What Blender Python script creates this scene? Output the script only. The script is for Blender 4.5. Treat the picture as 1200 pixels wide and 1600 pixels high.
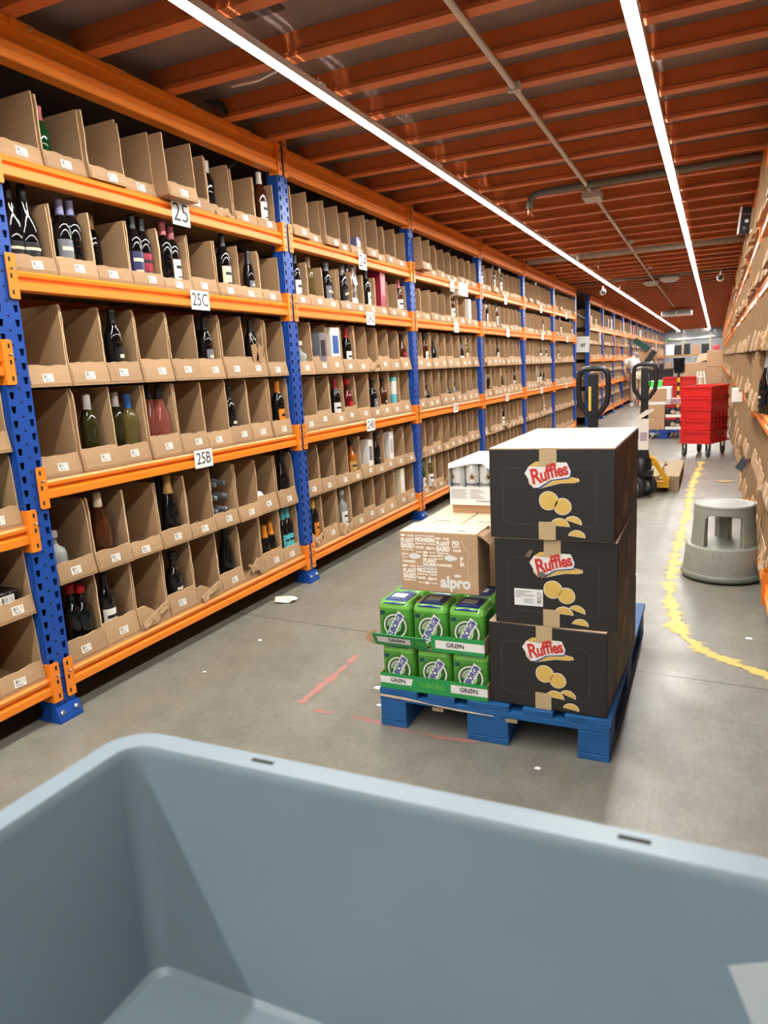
import bpy, bmesh, math, random
from mathutils import Matrix, Vector
random.seed(7)
PI = math.pi
for o in list(bpy.data.objects):
    bpy.data.objects.remove(o)
S = bpy.context.scene
COL = S.collection

# ------------------------------------------------------------------ camera
def cam_axes(yaw, pitch, roll):
    f = Vector((-math.sin(yaw), math.cos(yaw), 0)); r = Vector((math.cos(yaw), math.sin(yaw), 0)); u = Vector((0, 0, 1))
    f2 = f*math.cos(pitch) + u*math.sin(pitch); u2 = u*math.cos(pitch) - f*math.sin(pitch)
    r3 = r*math.cos(roll) + u2*math.sin(roll); u3 = u2*math.cos(roll) - r*math.sin(roll)
    return r3, u3, f2
cr, cu, cf = cam_axes(0.43492408, -0.19137865, -0.05226953)
cam = bpy.data.cameras.new('camera'); camo = bpy.data.objects.new('camera', cam); COL.objects.link(camo)
camo.matrix_world = Matrix(((cr.x, cu.x, -cf.x, 0), (cr.y, cu.y, -cf.y, 0), (cr.z, cu.z, -cf.z, 1.25), (0, 0, 0, 1)))
cam.sensor_fit = 'HORIZONTAL'; cam.sensor_width = 36; cam.lens = 36*1122.3/1200
cam.clip_start = 0.02; cam.clip_end = 200
cam.dof.use_dof = True; cam.dof.focus_distance = 3.2; cam.dof.aperture_fstop = 6.5
S.camera = camo
# ------------------------------------------------------------------ world, exposure
w = bpy.data.worlds.new('world'); S.world = w; w.use_nodes = True
w.node_tree.nodes['Background'].inputs[0].default_value = (0.6, 0.7, 0.8, 1)
w.node_tree.nodes['Background'].inputs[1].default_value = 0.02
LED_POWER = 104.0
S.view_settings.view_transform = 'Standard'; S.view_settings.look = 'None'
S.view_settings.gamma = 1; S.view_settings.use_curve_mapping = False
S.view_settings.exposure = 0.2

# ------------------------------------------------------------------ materials
MATS = {}
def lin(c):
    return tuple((x/255/12.92 if x/255 <= .04045 else ((x/255+.055)/1.055)**2.4) for x in c)
def mat(name, rgb, rough=.5, metal=0, var=0.0, vscale=8.0, bump=0.0, bscale=200.0, emit=0, coat=0, rnd=0.0, trans=0, stretch=None, spec=None):
    if name in MATS: return MATS[name]
    m = bpy.data.materials.new(name); m.use_nodes = True; nt = m.node_tree; b = nt.nodes['Principled BSDF']
    c = lin(rgb) + (1,)
    b.inputs['Base Color'].default_value = c; b.inputs['Roughness'].default_value = rough; b.inputs['Metallic'].default_value = metal
    if spec is not None: b.inputs['Specular IOR Level'].default_value = spec
    if coat: b.inputs['Coat Weight'].default_value = coat
    if trans: b.inputs['Transmission Weight'].default_value = trans
    if emit:
        b.inputs['Emission Color'].default_value = c; b.inputs['Emission Strength'].default_value = emit
    last = None
    if var or bump:
        tc = nt.nodes.new('ShaderNodeTexCoord'); mp = nt.nodes.new('ShaderNodeMapping'); nt.links.new(tc.outputs['Object'], mp.inputs[0])
        if stretch: mp.inputs['Scale'].default_value = stretch
    if var:
        n = nt.nodes.new('ShaderNodeTexNoise'); n.inputs['Scale'].default_value = vscale; n.inputs['Detail'].default_value = 5; n.inputs['Roughness'].default_value = .65
        nt.links.new(mp.outputs[0], n.inputs['Vector'])
        r = nt.nodes.new('ShaderNodeMapRange'); r.inputs[1].default_value = .25; r.inputs[2].default_value = .75
        r.inputs[3].default_value = 1-var; r.inputs[4].default_value = 1+var*.6
        nt.links.new(n.outputs[0], r.inputs[0]); last = r.outputs[0]
    if rnd:
        oi = nt.nodes.new('ShaderNodeObjectInfo'); r2 = nt.nodes.new('ShaderNodeMapRange'); r2.inputs[3].default_value = 1-rnd; r2.inputs[4].default_value = 1+rnd
        nt.links.new(oi.outputs['Random'], r2.inputs[0])
        if last:
            mu = nt.nodes.new('ShaderNodeMath'); mu.operation = 'MULTIPLY'; nt.links.new(last, mu.inputs[0]); nt.links.new(r2.outputs[0], mu.inputs[1]); last = mu.outputs[0]
        else: last = r2.outputs[0]
    if last:
        vm = nt.nodes.new('ShaderNodeVectorMath'); vm.operation = 'SCALE'; vm.inputs[0].default_value = c[:3]
        nt.links.new(last, vm.inputs['Scale']); nt.links.new(vm.outputs[0], b.inputs['Base Color'])
    if bump:
        n2 = nt.nodes.new('ShaderNodeTexNoise'); n2.inputs['Scale'].default_value = bscale; n2.inputs['Detail'].default_value = 3
        nt.links.new(mp.outputs[0], n2.inputs['Vector']); bp = nt.nodes.new('ShaderNodeBump'); bp.inputs['Strength'].default_value = bump; bp.inputs['Distance'].default_value = .01
        nt.links.new(n2.outputs[0], bp.inputs['Height']); nt.links.new(bp.outputs[0], b.inputs['Normal'])
    MATS[name] = m
    return m
def stripes_mat(name, base, ink, scale, axis='X', lo=.0, hi=.55, amount=.5):
    """paper with fine printed bars: bars over the part lo..hi of its height, a line of small print below"""
    m = bpy.data.materials.new(name); m.use_nodes = True; nt = m.node_tree; b = nt.nodes['Principled BSDF']; b.inputs['Roughness'].default_value = .5
    tc = nt.nodes.new('ShaderNodeTexCoord'); sp = nt.nodes.new('ShaderNodeSeparateXYZ'); nt.links.new(tc.outputs['UV'], sp.inputs[0])
    def M(op, a, bb):
        n = nt.nodes.new('ShaderNodeMath'); n.operation = op
        for i, v in enumerate((a, bb)):
            if isinstance(v, (int, float)): n.inputs[i].default_value = v
            else: nt.links.new(v, n.inputs[i])
        return n.outputs[0]
    wn = nt.nodes.new('ShaderNodeTexWhiteNoise'); wn.noise_dimensions = '1D'
    nt.links.new(M('FLOOR', M('MULTIPLY', sp.outputs[0], scale), 0), wn.inputs['W'])
    bars = M('GREATER_THAN', wn.outputs['Value'], 1-amount)
    v = sp.outputs[1]; u = sp.outputs[0]
    win = M('MULTIPLY', M('MULTIPLY', M('GREATER_THAN', v, .42), M('LESS_THAN', v, .88)), M('MULTIPLY', M('GREATER_THAN', u, .12), M('LESS_THAN', u, .88)))
    a = M('MULTIPLY', bars, win)
    wn2 = nt.nodes.new('ShaderNodeTexWhiteNoise'); wn2.noise_dimensions = '1D'
    nt.links.new(M('ADD', M('FLOOR', M('MULTIPLY', u, scale*.8), 0), 77), wn2.inputs['W'])
    win2 = M('MULTIPLY', M('MULTIPLY', M('GREATER_THAN', v, .14), M('LESS_THAN', v, .3)), M('MULTIPLY', M('GREATER_THAN', u, .15), M('LESS_THAN', u, .8)))
    t = M('MULTIPLY', M('GREATER_THAN', wn2.outputs['Value'], .35), win2)
    mx = nt.nodes.new('ShaderNodeMix'); mx.data_type = 'RGBA'
    nt.links.new(M('MAXIMUM', a, t), mx.inputs[0]); mx.inputs[6].default_value = lin(base)+(1,); mx.inputs[7].default_value = lin(ink)+(1,)
    nt.links.new(mx.outputs[2], b.inputs['Base Color'])
    MATS[name] = m
    return m
ORANGE = mat('orange_paint', (240, 134, 32), .38, var=.10, vscale=3, coat=.1)
JOISTM = mat('joist_paint', (206, 112, 58), .45, var=.15, vscale=2)
BLUE = mat('rack_blue_paint', (20, 72, 158), .36, var=.12, vscale=6)
DARK = mat('black_shadow_gap', (10, 10, 12), .8)
CARD = mat('bin_cardboard', (168, 135, 99), .75, var=.10, vscale=7, bump=.15, bscale=60, rnd=.10, stretch=(1, 1, 6))
CARDL = mat('bin_lip_cardboard', (214, 172, 122), .75, var=.12, vscale=9, rnd=.08, bump=.2, bscale=40)
CARDE = mat('torn_cardboard_edge', (216, 184, 142), .9, var=.25, vscale=60)
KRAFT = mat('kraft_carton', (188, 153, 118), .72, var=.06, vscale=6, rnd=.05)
KRAFTTOP = mat('kraft_carton_lit', (228, 198, 166), .7, var=.05, vscale=5)  # lit copy of the kraft, lightened for light falling on carton tops
LABELM = stripes_mat('barcode_label', (226, 222, 212), (112, 110, 106), 36)
WHITE = mat('white_paper', (238, 238, 234), .55)
INK = mat('black_ink', (18, 18, 20), .5)
STEEL = mat('zinc_steel', (170, 172, 172), .35, 1)
GREYM = mat('grey_galvanised', (128, 132, 134), .5, .3)
RUBBER = mat('dark_rubber', (28, 28, 30), .6)
BLACKP = mat('black_plastic', (24, 24, 26), .4)

# ------------------------------------------------------------------ mesh helpers
class MB:
    def __init__(s): s.v = []; s.f = []; s.m = []; s.s = []; s.uv = {}
    def add(s, vs, fs, mi=0, sm=False, M=None):
        b = len(s.v)
        s.v += [tuple(M @ Vector(p)) if M is not None else tuple(p) for p in vs]
        for f in fs:
            s.f.append(tuple(i+b for i in f)); s.m.append(mi); s.s.append(sm)
        return s
    def box(s, x0, x1, y0, y1, z0, z1, mi=0, M=None):
        vs = [(x0,y0,z0),(x1,y0,z0),(x1,y1,z0),(x0,y1,z0),(x0,y0,z1),(x1,y0,z1),(x1,y1,z1),(x0,y1,z1)]
        return s.add(vs, [(3,2,1,0),(4,5,6,7),(0,1,5,4),(1,2,6,5),(2,3,7,6),(3,0,4,7)], mi, False, M)
    def cbox(s, c, d, mi=0, M=None):
        return s.box(c[0]-d[0]/2, c[0]+d[0]/2, c[1]-d[1]/2, c[1]+d[1]/2, c[2]-d[2]/2, c[2]+d[2]/2, mi, M)
    def prism(s, poly, axis, a, b, mi=0, M=None, mside=None):
        n = len(poly)
        def P(q, t):
            return (t, q[0], q[1]) if axis == 'x' else ((q[0], t, q[1]) if axis == 'y' else (q[0], q[1], t))
        vs = [P(q, a) for q in poly] + [P(q, b) for q in poly]
        base = len(s.f)
        s.add(vs, [tuple(range(n)), tuple(range(2*n-1, n-1, -1))], mi, False, M)
        k = len(s.v)-2*n
        for i in range(n):
            j = (i+1) % n
            s.f.append((k+i, k+j, k+n+j, k+n+i)); s.m.append(mi if mside is None else mside); s.s.append(False)
        return s
    def lathe(s, prof, seg=20, c=(0,0,0), mi=0, M=None, caps=True, sm=True, a0=0, a1=2*PI):
        full = abs(a1-a0-2*PI) < 1e-6; n = seg if full else seg+1
        vs = []; fs = []
        for (r, z) in prof:
            for i in range(n):
                a = a0+(a1-a0)*i/seg
                vs.append((c[0]+r*math.cos(a), c[1]+r*math.sin(a), c[2]+z))
        for k in range(len(prof)-1):
            for i in range(seg):
                j = (i+1) % n
                fs.append((k*n+i, k*n+j, (k+1)*n+j, (k+1)*n+i))
        if caps and full:
            fs.append(tuple(range(n-1, -1, -1))); fs.append(tuple((len(prof)-1)*n+i for i in range(n)))
        return s.add(vs, fs, mi, sm, M)
    def tube(s, pts, r, seg=8, mi=0, M=None, sm=True):
        pts = [Vector(p) for p in pts]; rs = r if isinstance(r, (list, tuple)) else [r]*len(pts)
        vs = []; fs = []; prev = None
        for i, p in enumerate(pts):
            t = (pts[min(i+1, len(pts)-1)]-pts[max(i-1, 0)]).normalized()
            if prev is None:
                a = Vector((0, 0, 1)) if abs(t.z) < .9 else Vector((1, 0, 0))
                u = t.cross(a).normalized()
            else:
                u = (prev - t*prev.dot(t)).normalized()
            prev = u; q = t.cross(u)
            for k in range(seg):
                an = 2*PI*k/seg; vs.append(p + (u*math.cos(an)+q*math.sin(an))*rs[i])
        for i in range(len(pts)-1):
            for k in range(seg):
                j = (k+1) % seg; fs.append((i*seg+k, i*seg+j, (i+1)*seg+j, (i+1)*seg+k))
        fs.append(tuple(range(seg-1, -1, -1))); fs.append(tuple((len(pts)-1)*seg+k for k in range(seg)))
        return s.add(vs, fs, mi, sm, M)
    def loft(s, loops, mi=0, sm=True, cap0=True, cap1=True, M=None, mis=None):
        n = len(loops[0]); vs = [p for l in loops for p in l]
        for k in range(len(loops)-1):
            pass
        b = len(s.v); s.add(vs, [], mi, sm, M)
        for k in range(len(loops)-1):
            for i in range(n):
                j = (i+1) % n
                s.f.append((b+k*n+i, b+k*n+j, b+(k+1)*n+j, b+(k+1)*n+i)); s.m.append(mis[k] if mis else mi); s.s.append(sm)
        if cap0: s.f.append(tuple(b+i for i in range(n-1, -1, -1))); s.m.append(mis[0] if mis else mi); s.s.append(False)
        if cap1: s.f.append(tuple(b+(len(loops)-1)*n+i for i in range(n))); s.m.append(mis[-1] if mis else mi); s.s.append(False)
        return s
    def text(s, txt, size, M, mi=0, bold=0.0, shear=0, warp=None, align='CENTER', space=1.0, squash=1.0, depth=.0003, fit=None):
        cv = bpy.data.curves.new('lettering', 'FONT'); cv.body = txt; cv.size = size; cv.align_x = align; cv.align_y = 'CENTER'
        cv.offset = bold; cv.shear = shear; cv.space_character = space; cv.resolution_u = 4; cv.extrude = depth
        to = bpy.data.objects.new('lettering', cv)
        me = bpy.data.meshes.new_from_object(to)
        if fit:
            xs = [v.co.x for v in me.vertices]; squash = fit/(max(xs)-min(xs))
        vs = []
        for v in me.vertices:
            p = Vector((v.co.x*squash, v.co.y, v.co.z))
            if warp: p = Vector(warp(p))
            vs.append(tuple(M @ p))
        s.add(vs, [tuple(p.vertices) for p in me.polygons], mi)
        bpy.data.objects.remove(to); bpy.data.curves.remove(cv); bpy.data.meshes.remove(me)
        return s
    def mesh(s, name, mats, recalc=True):
        me = bpy.data.meshes.new(name); me.from_pydata(s.v, [], s.f)
        for m in (mats if isinstance(mats, (list, tuple)) else [mats]): me.materials.append(m)
        me.polygons.foreach_set('material_index', s.m); me.polygons.foreach_set('use_smooth', s.s)
        if s.uv:
            pass
        if recalc:
            bm = bmesh.new(); bm.from_mesh(me); bmesh.ops.recalc_face_normals(bm, faces=bm.faces); bm.to_mesh(me); bm.free()
        me.update()
        return me
    def build(s, name, mats, parent=None, loc=None, rot=None, bevel=0, label=None, recalc=True):
        o = bpy.data.objects.new(name, s.mesh(name, mats, recalc)); COL.objects.link(o)
        if parent: o.parent = parent
        if loc: o.location = loc
        if rot: o.rotation_euler = rot
        if bevel:
            b = o.modifiers.new('edge', 'BEVEL'); b.width = bevel; b.segments = 2; b.limit_method = 'ANGLE'; b.angle_limit = .7
            b.harden_normals = False
        if label: o['label'] = label
        return o
def tag(o, label=None, cat=None, group=None, kind=None):
    if label: o['label'] = label
    if cat: o['category'] = cat
    if group: o['group'] = group
    if kind: o['kind'] = kind
    return o
def empty(name, loc=(0,0,0), rz=0):
    o = bpy.data.objects.new(name, None); COL.objects.link(o); o.location = loc; o.rotation_euler = (0, 0, rz); o.empty_display_size = .1
    return o
def face(o, right, up):
    r = Vector(right).normalized(); u = Vector(up).normalized(); n = r.cross(u); o = Vector(o)
    return Matrix(((r.x,u.x,n.x,o.x),(r.y,u.y,n.y,o.y),(r.z,u.z,n.z,o.z),(0,0,0,1)))
def uvquad(name, m, M, w, h, parent, thick=.0006):
    """a thin printed sheet, centred on M, with UV 0..1 over its face"""
    me = bpy.data.meshes.new(name)
    vs = [M @ Vector((x, y, z)) for z in (0, thick) for (x, y) in ((-w/2,-h/2),(w/2,-h/2),(w/2,h/2),(-w/2,h/2))]
    me.from_pydata(vs, [], [(4,5,6,7),(3,2,1,0),(0,1,5,4),(1,2,6,5),(2,3,7,6),(3,0,4,7)])
    uvl = me.uv_layers.new(name='UVMap')
    co = [(0,0),(1,0),(1,1),(0,1)]
    for p in me.polygons:
        for li in p.loop_indices:
            uvl.data[li].uv = co[me.loops[li].vertex_index % 4] if p.index == 0 else (0, 0)
    me.materials.append(m)
    o = bpy.data.objects.new(name, me); COL.objects.link(o)
    if parent: o.parent = parent
    return o
def copy_tree(o, parent=None):
    c = o.copy(); COL.objects.link(c)
    if parent: c.parent = parent
    for ch in list(o.children): copy_tree(ch, c)
    return c
def rrect(x0, x1, y0, y1, r, z, n=5):
    out = []
    for (cx, cy, a0) in ((x1-r, y1-r, 0), (x0+r, y1-r, PI/2), (x0+r, y0+r, PI), (x1-r, y0+r, 1.5*PI)):
        for i in range(n+1):
            a = a0+PI/2*i/n; out.append((cx+r*math.cos(a), cy+r*math.sin(a), z))
    return out
ORD = ['first','second','third','fourth','fifth','sixth','seventh','eighth','ninth','tenth','eleventh','twelfth','thirteenth','fourteenth']

# ------------------------------------------------------------------ setting
def floor_material():
    m = bpy.data.materials.new('worn_concrete'); m.use_nodes = True; nt = m.node_tree; b = nt.nodes['Principled BSDF']; L = nt.links.new
    tc = nt.nodes.new('ShaderNodeTexCoord')
    def noise(scale, detail, rough, st=(1,1,1)):
        mp = nt.nodes.new('ShaderNodeMapping'); mp.inputs['Scale'].default_value = st; L(tc.outputs['Object'], mp.inputs[0])
        n = nt.nodes.new('ShaderNodeTexNoise'); n.inputs['Scale'].default_value = scale; n.inputs['Detail'].default_value = detail; n.inputs['Roughness'].default_value = rough
        L(mp.outputs[0], n.inputs['Vector']); return n.outputs[0]
    def rng(s, a, bb, c, d):
        r = nt.nodes.new('ShaderNodeMapRange'); r.inputs[1].default_value = a; r.inputs[2].default_value = bb; r.inputs[3].default_value = c; r.inputs[4].default_value = d; L(s, r.inputs[0]); return r.outputs[0]
    def M(op, a, bb, c=None):
        n = nt.nodes.new('ShaderNodeMath'); n.operation = op
        for i, v in enumerate((a, bb) if c is None else (a, bb, c)):
            if isinstance(v, (int, float)): n.inputs[i].default_value = v
            else: L(v, n.inputs[i])
        return n.outputs[0]
    f = M('MULTIPLY', rng(noise(1.1, 6, .7), .3, .7, .78, 1.14), rng(noise(9, 6, .8), .3, .7, .78, 1.14))
    f = M('MULTIPLY', f, rng(noise(30, 4, .6, (3, .35, 1)), .35, .75, .92, 1.06))
    f = M('MULTIPLY', f, rng(noise(160, 3, .6), .3, .7, .93, 1.06))
    sp = nt.nodes.new('ShaderNodeSeparateXYZ'); L(tc.outputs['Object'], sp.inputs[0])
    yy = M('ADD', sp.outputs[1], M('MULTIPLY', sp.outputs[0], .07))
    seam = None
    for y0 in (2.90, 5.885, 6.93, 9.6, 12.6, 15.6, 18.6):
        c = M('COMPARE', yy, y0, .005); seam = c if seam is None else M('MAXIMUM', seam, c)
    f = M('MULTIPLY', f, M('SUBTRACT', 1.0, M('MULTIPLY', seam, .6)))
    scr = M('GREATER_THAN', noise(22, 2, .5, (1, .12, 1)), .73)
    f = M('ADD', f, M('MULTIPLY', scr, .07))
    vm = nt.nodes.new('ShaderNodeVectorMath'); vm.operation = 'SCALE'; vm.inputs[0].default_value = lin((128, 125, 114)); L(f, vm.inputs['Scale'])
    L(vm.outputs[0], b.inputs['Base Color'])
    L(rng(noise(3, 5, .7), .3, .7, .32, .52), b.inputs['Roughness'])
    return m
def struct(o): o['kind'] = 'structure'; return o
Y0, Y1 = -5.0, 38.0
struct(MB().box(-4.2, 1.6, Y0, Y1, -.1, 0).build('floor', floor_material()))
ceil = struct(MB().box(-4.2, 1.6, Y0, Y1, 2.615, 2.65).build('ceiling', mat('deck_board', (128, 112, 106), .7, var=.1, vscale=1.5)))
struct(MB().box(-4.25, -4.2, Y0, Y1, 0, 2.65).build('wall_left', mat('wall_dark_grey', (70, 70, 72), .8)))
struct(MB().box(1.6, 1.65, Y0, Y1, 0, 2.65).build('wall_right', mat('wall_dark_grey', (70, 70, 72), .8)))
WALLB = mat('end_wall_grey', (176, 182, 186), .7, var=.06, vscale=1)
struct(MB().box(-4.2, 1.6, Y1, Y1+.05, 0, 2.65).build('wall_back', WALLB))
struct(MB().box(-4.2, 1.6, Y0-.05, Y0, 0, 2.65).build('wall_front', WALLB))
# steel joists carrying the deck
jy = [1.99, 2.37, 2.82, 3.24, 3.62, 4.10, 4.55, 4.99, 5.48, 5.94, 6.40, 6.86]
y = 1.99-.42
while y > -4.5: jy.append(y); y -= .45
y = 6.86+.46
while y < 37.8: jy.append(y); y += .46
def joist_mesh():
    m = MB()
    pr = [(-.034, 0), (.034, 0), (.034, .018), (.022, .024), (.022, .094), (-.022, .094), (-.022, .024), (-.034, .018)]
    m.prism(pr, 'x', -2.33, .36)
    return m.mesh('joist', JOISTM)
jm = joist_mesh()
for y in jy:
    o = bpy.data.objects.new('joist', jm); COL.objects.link(o); o.parent = ceil; o.location = (0, y, 2.521)
# cleats and bits seen on the near deck
plate = MB().box(-1.70, -1.52, 2.56, 2.62, 2.608, 2.6149); plate.build('splice_plate', mat('dark_steel', (70, 60, 58), .5, .4), ceil)

# ------------------------------------------------------------------ LED strips
LEDM = bpy.data.materials.new('led_diffuser'); LEDM.use_nodes = True
_b = LEDM.node_tree.nodes['Principled BSDF']; _b.inputs['Base Color'].default_value = (.9, .9, .9, 1)
_b.inputs['Emission Color'].default_value = (1.0, .975, .925, 1); _b.inputs['Emission Strength'].default_value = LED_POWER
CLIPM = MB().box(-.027, .027, -.02, .02, -.003, .03).tube([(0, 0, .03), (0, 0, .06)], .004, 6).mesh('clip', WHITE)
def link(name, me, parent, loc=(0,0,0), rz=0, sc=None):
    o = bpy.data.objects.new(name, me); COL.objects.link(o); o.parent = parent; o.location = loc; o.rotation_euler = (0, 0, rz)
    if sc: o.scale = sc
    return o
def led(x, label, y0, y1):
    r = empty('strip_light', (x, 0, 2.454)); tag(r, label, 'light', 'long strip lights under the deck')
    h = MB(); d = MB(); y = y0
    while y < y1-.1:
        ye = min(y+1.5, y1)
        h.box(-.02, .02, y, ye, -.004, .022)
        d.box(-.0225, .0225, y+.006, ye-.006, -.0065, -.0042)
        h.box(-.025, -.0227, y, ye, -.0062, .022); h.box(.0227, .025, y, ye, -.0062, .022)
        link('clip', CLIPM, r, (0, ye, 0))
        y = ye
    h.build('housing', WHITE, r); d.build('diffuser', LEDM, r)
    return r
led(-1.600, 'continuous white strip light on the wine bottle rack side of the aisle', -4.5, 37.5)
led(-.312, 'continuous white strip light above the grey step stool side of the aisle', -4.5, 37.5)

# ------------------------------------------------------------------ ceiling services
PIPEW = mat('pale_conduit', (206, 202, 194), .5); PIPEG = mat('grey_pipe', (112, 112, 108), .5, var=.1)
COPPER = mat('copper_tip', (205, 140, 100), .3, .8)
r = empty('ceiling_conduit', (-.885, 0, 2.505)); tag(r, 'thin pale conduit running lengthwise between the two strip lights', 'conduit')
MB().tube([(0, -3, 0), (0, 3.4, 0), (-.01, 6, 0), (-.08, 12.5, .0), (-.12, 20, 0)], .014, 8).build('tube', PIPEW, r)
jb = MB().box(-.075, .055, 5.88, 6.1, -.05, .012).build('junction_box', mat('box_grey', (190, 188, 180), .5), r, bevel=.006)
for yy in (1.2, 3.55, 8.6, 11.2): MB().box(-.03, .03, yy, yy+.03, -.018, .018).build('clip', PIPEW, r)
r = empty('drain_pipe', (0, 5.71, 2.508)); tag(r, 'grey pipe across the ceiling with a bent end and copper tip', 'pipe')
MB().tube([(.36, -.10, .0), (-.3, -.05, 0), (-1.20, 0, 0), (-1.27, 0, -.008), (-1.305, 0, -.04), (-1.312, 0, -.10)], .026, 12).build('tube', PIPEG, r)
MB().tube([(-1.312, 0, -.10), (-1.313, 0, -.15)], .016, 8).tube([(-1.300, 0, -.13), (-1.29, 0, -.165)], .008, 6).build('copper_end', COPPER, r)
r = MB().tube([(-2.2, 9.40, 2.535), (-1.7, 9.40, 2.538), (-1.1, 9.39, 2.538), (.36, 9.38, 2.538)], [.05, .058, .06, .06], 14).build('duct_pipe', mat('lagged_pipe', (170, 166, 156), .7, var=.2, vscale=12))
tag(r, 'thick pale lagged pipe crossing beneath the joists', 'pipe')
r = MB().tube([(-2.2, 12.62, 2.535), (.36, 12.60, 2.535)], .035, 10).build('cross_pipe', mat('dark_pipe', (86, 72, 62), .6))
tag(r, 'dark pipe across the ceiling behind the thick lagged one', 'pipe')
def hook(x, y, z, label):
    m = MB(); m.tube([(0,0,.06),(0,0,.0)], .004, 6); m.tube([(.016*math.sin(a), 0, -.02+.018*math.cos(a)) for a in [k*PI/5 for k in range(9)]], .005, 6); m.tube([(0,0,-.035),(.004,0,-.075)], .009, 6)
    tag(m.build('ceiling_hook', mat('hook_metal', (190, 150, 120), .3, .9), loc=(x, y, z)), label, 'hook')
hook(-1.33, 2.02, 2.46, 'small metal hook under the joist above the nearest strip light end')
hook(-1.33, 9.38, 2.42, 'small copper hook hanging from the thick lagged pipe')
hook(-1.46, 12.62, 2.44, 'small pale hook below the dark cross pipe')
r = MB().tube([(-1.95, 2.86, 2.50), (-1.8, 2.84, 2.488), (-1.68, 2.82, 2.50), (-1.61, 2.83, 2.495)], .005, 6).build('light_cable', WHITE)
tag(r, 'short white cable feeding the strip light beside the sign 25 rack', 'cable')
cb = MB()
for k in range(4): cb.tube([(-2.20+.01*k, 3.00+.02*k, 2.525), (-2.21, 3.06+.03*k, 2.55+.008*k), (-2.23, 3.16+.02*k, 2.53)], .006, 6)
tag(cb.build('cable_bundle', BLACKP), 'small bundle of dark cables lying on the orange main beam above sign 25', 'cable')
def dome(x, y, label, rr):
    t = empty('ceiling_lamp', (x, y, 2.50)); tag(t, label, 'lamp')
    MB().lathe([(rr, .02), (rr, 0), (rr*.9, -.02), (rr*.6, -.05), (.01, -.065)], 16).build('lamp_shade', mat('milky_cover', (205, 205, 200), .3), t)
    MB().cbox((0,0,.012), (.08,.08,.02)).build('bracket', GREYM, t)
dome(-1.03, 13.3, 'round white ceiling lamp beside the lengthwise conduit', .13)
dome(-.72, 12.9, 'oval pale ceiling lamp between the conduit and the cross pipe', .16)
def camera_thing(x, y, z, label, rz):
    t = empty('security_camera', (x, y, z), rz); tag(t, label, 'camera')
    MB().tube([(0,0,.10),(0,0,.0)], .014, 8).build('bracket', WHITE, t)
    MB().lathe([(.03,0),(.045,.01),(.045,.13),(.04,.15)], 14, M=Matrix.Translation((0,.06,-.01)) @ Matrix.Rotation(PI/2, 4, 'X')).build('camera_body', WHITE, t)
    MB().lathe([(.036,0),(.036,.012),(.01,.02)], 12, M=Matrix.Translation((0,-.085,-.01)) @ Matrix.Rotation(PI/2, 4, 'X')).build('lens', BLACKP, t)
camera_thing(-1.72, 12.6, 2.36, 'white security camera beside the strip light on the bottle rack side', .3)
camera_thing(.02, 12.0, 2.36, 'white security camera by the top bins of the opposite rack', -.1)
def vent(x, y, z, ww, label):
    t = empty('air_unit', (x, y, z)); tag(t, label, 'air conditioner')
    MB().box(-ww/2, ww/2, 0, .7, 0, .13).build('casing', WHITE, t, bevel=.01)
    g = MB().box(-ww/2+.03, -.02, -.008, .0, .015, .115); g.box(.02, ww/2-.03, -.008, 0, .015, .115)
    gr = g.build('grille', mat('grille_grey', (120, 124, 124), .5), t)
    s_ = MB()
    for k in range(5): s_.box(-ww/2+.03, ww/2-.03, -.014, -.008, .02+k*.019, .026+k*.019)
    s_.build('louvre', mat('louvre_grey', (165, 168, 166), .5), gr)
vent(-.98, 20.8, 2.33, .74, 'white ceiling air unit with two grey grilles mid aisle')
vent(-.82, 34.5, 2.28, 1.0, 'distant pale air unit close to the grey end wall')

# ------------------------------------------------------------------ steel racks
PITCH = 1.895
LEV = {'A': .112, 'B': .85, 'C': 1.60, 'T': 1.984}        # underside of each beam
BH = .070
def upright_mesh(h, holes=True, depth=.07, wd=.100):
    m = MB(); hw = wd/2
    cols = [(-hw, -.043), (-.024, -.004), (.004, .024), (.043, hw)]
    if holes:
        for (a, b) in cols: m.add([(0,a,0),(0,b,0),(0,b,h),(0,a,h)], [(0,1,2,3)])
        z = .03; 
        for (a, b) in ((-.043, -.024), (.024, .043)):
            z = 0
            n = int(h/.05)
            for k in range(n):
                zb = k*.05; m.add([(0,a,zb),(0,b,zb),(0,b,zb+.025),(0,a,zb+.025)], [(0,1,2,3)])
                t = .004; m.add([(0,a,zb+.025),(0,a+t,zb+.025),(0,a,zb+.05)], [(0,1,2)]); m.add([(0,b-t,zb+.025),(0,b,zb+.025),(0,b,zb+.05)], [(0,1,2)])
            m.add([(0,a,n*.05),(0,b,n*.05),(0,b,h),(0,a,h)], [(0,1,2,3)])
        for k in range(int(h/.05)):
            pass
        m.add([(0,-.004,0),(0,.004,0),(0,.004,h),(0,-.004,h)], [(0,1,2,3)])
        m.box(-depth, -.001, -hw, -hw+.003, 0, h); m.box(-depth, -.001, hw-.003, hw, 0, h)
        m.box(-.05, -.047, -hw+.003, hw-.003, 0, h, 1)
        for k in range(int(h/.05)): m.lathe([(.005, 0), (.005, .0006)], 8, M=Matrix.Translation((0, 0, k*.05+.012)) @ Matrix.Rotation(PI/2, 4, 'Y'), mi=1, sm=False)
    else:
        m.box(-depth, 0, -hw, hw, 0, h)
    return m.mesh('upright', [BLUE, DARK], recalc=not holes)
UPM = upright_mesh(2.52); UPR = upright_mesh(2.52, False)
def base_mesh():
    m = MB(); m.box(-.09, .030, -.055, .055, 0, .006); m.prism([(.004,.004),(.030,.004),(.030,.010),(.012,.060),(.004,.060)], 'y', -.054, .054)
    return m.mesh('base_plate', BLUE)
BPM = base_mesh()
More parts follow.
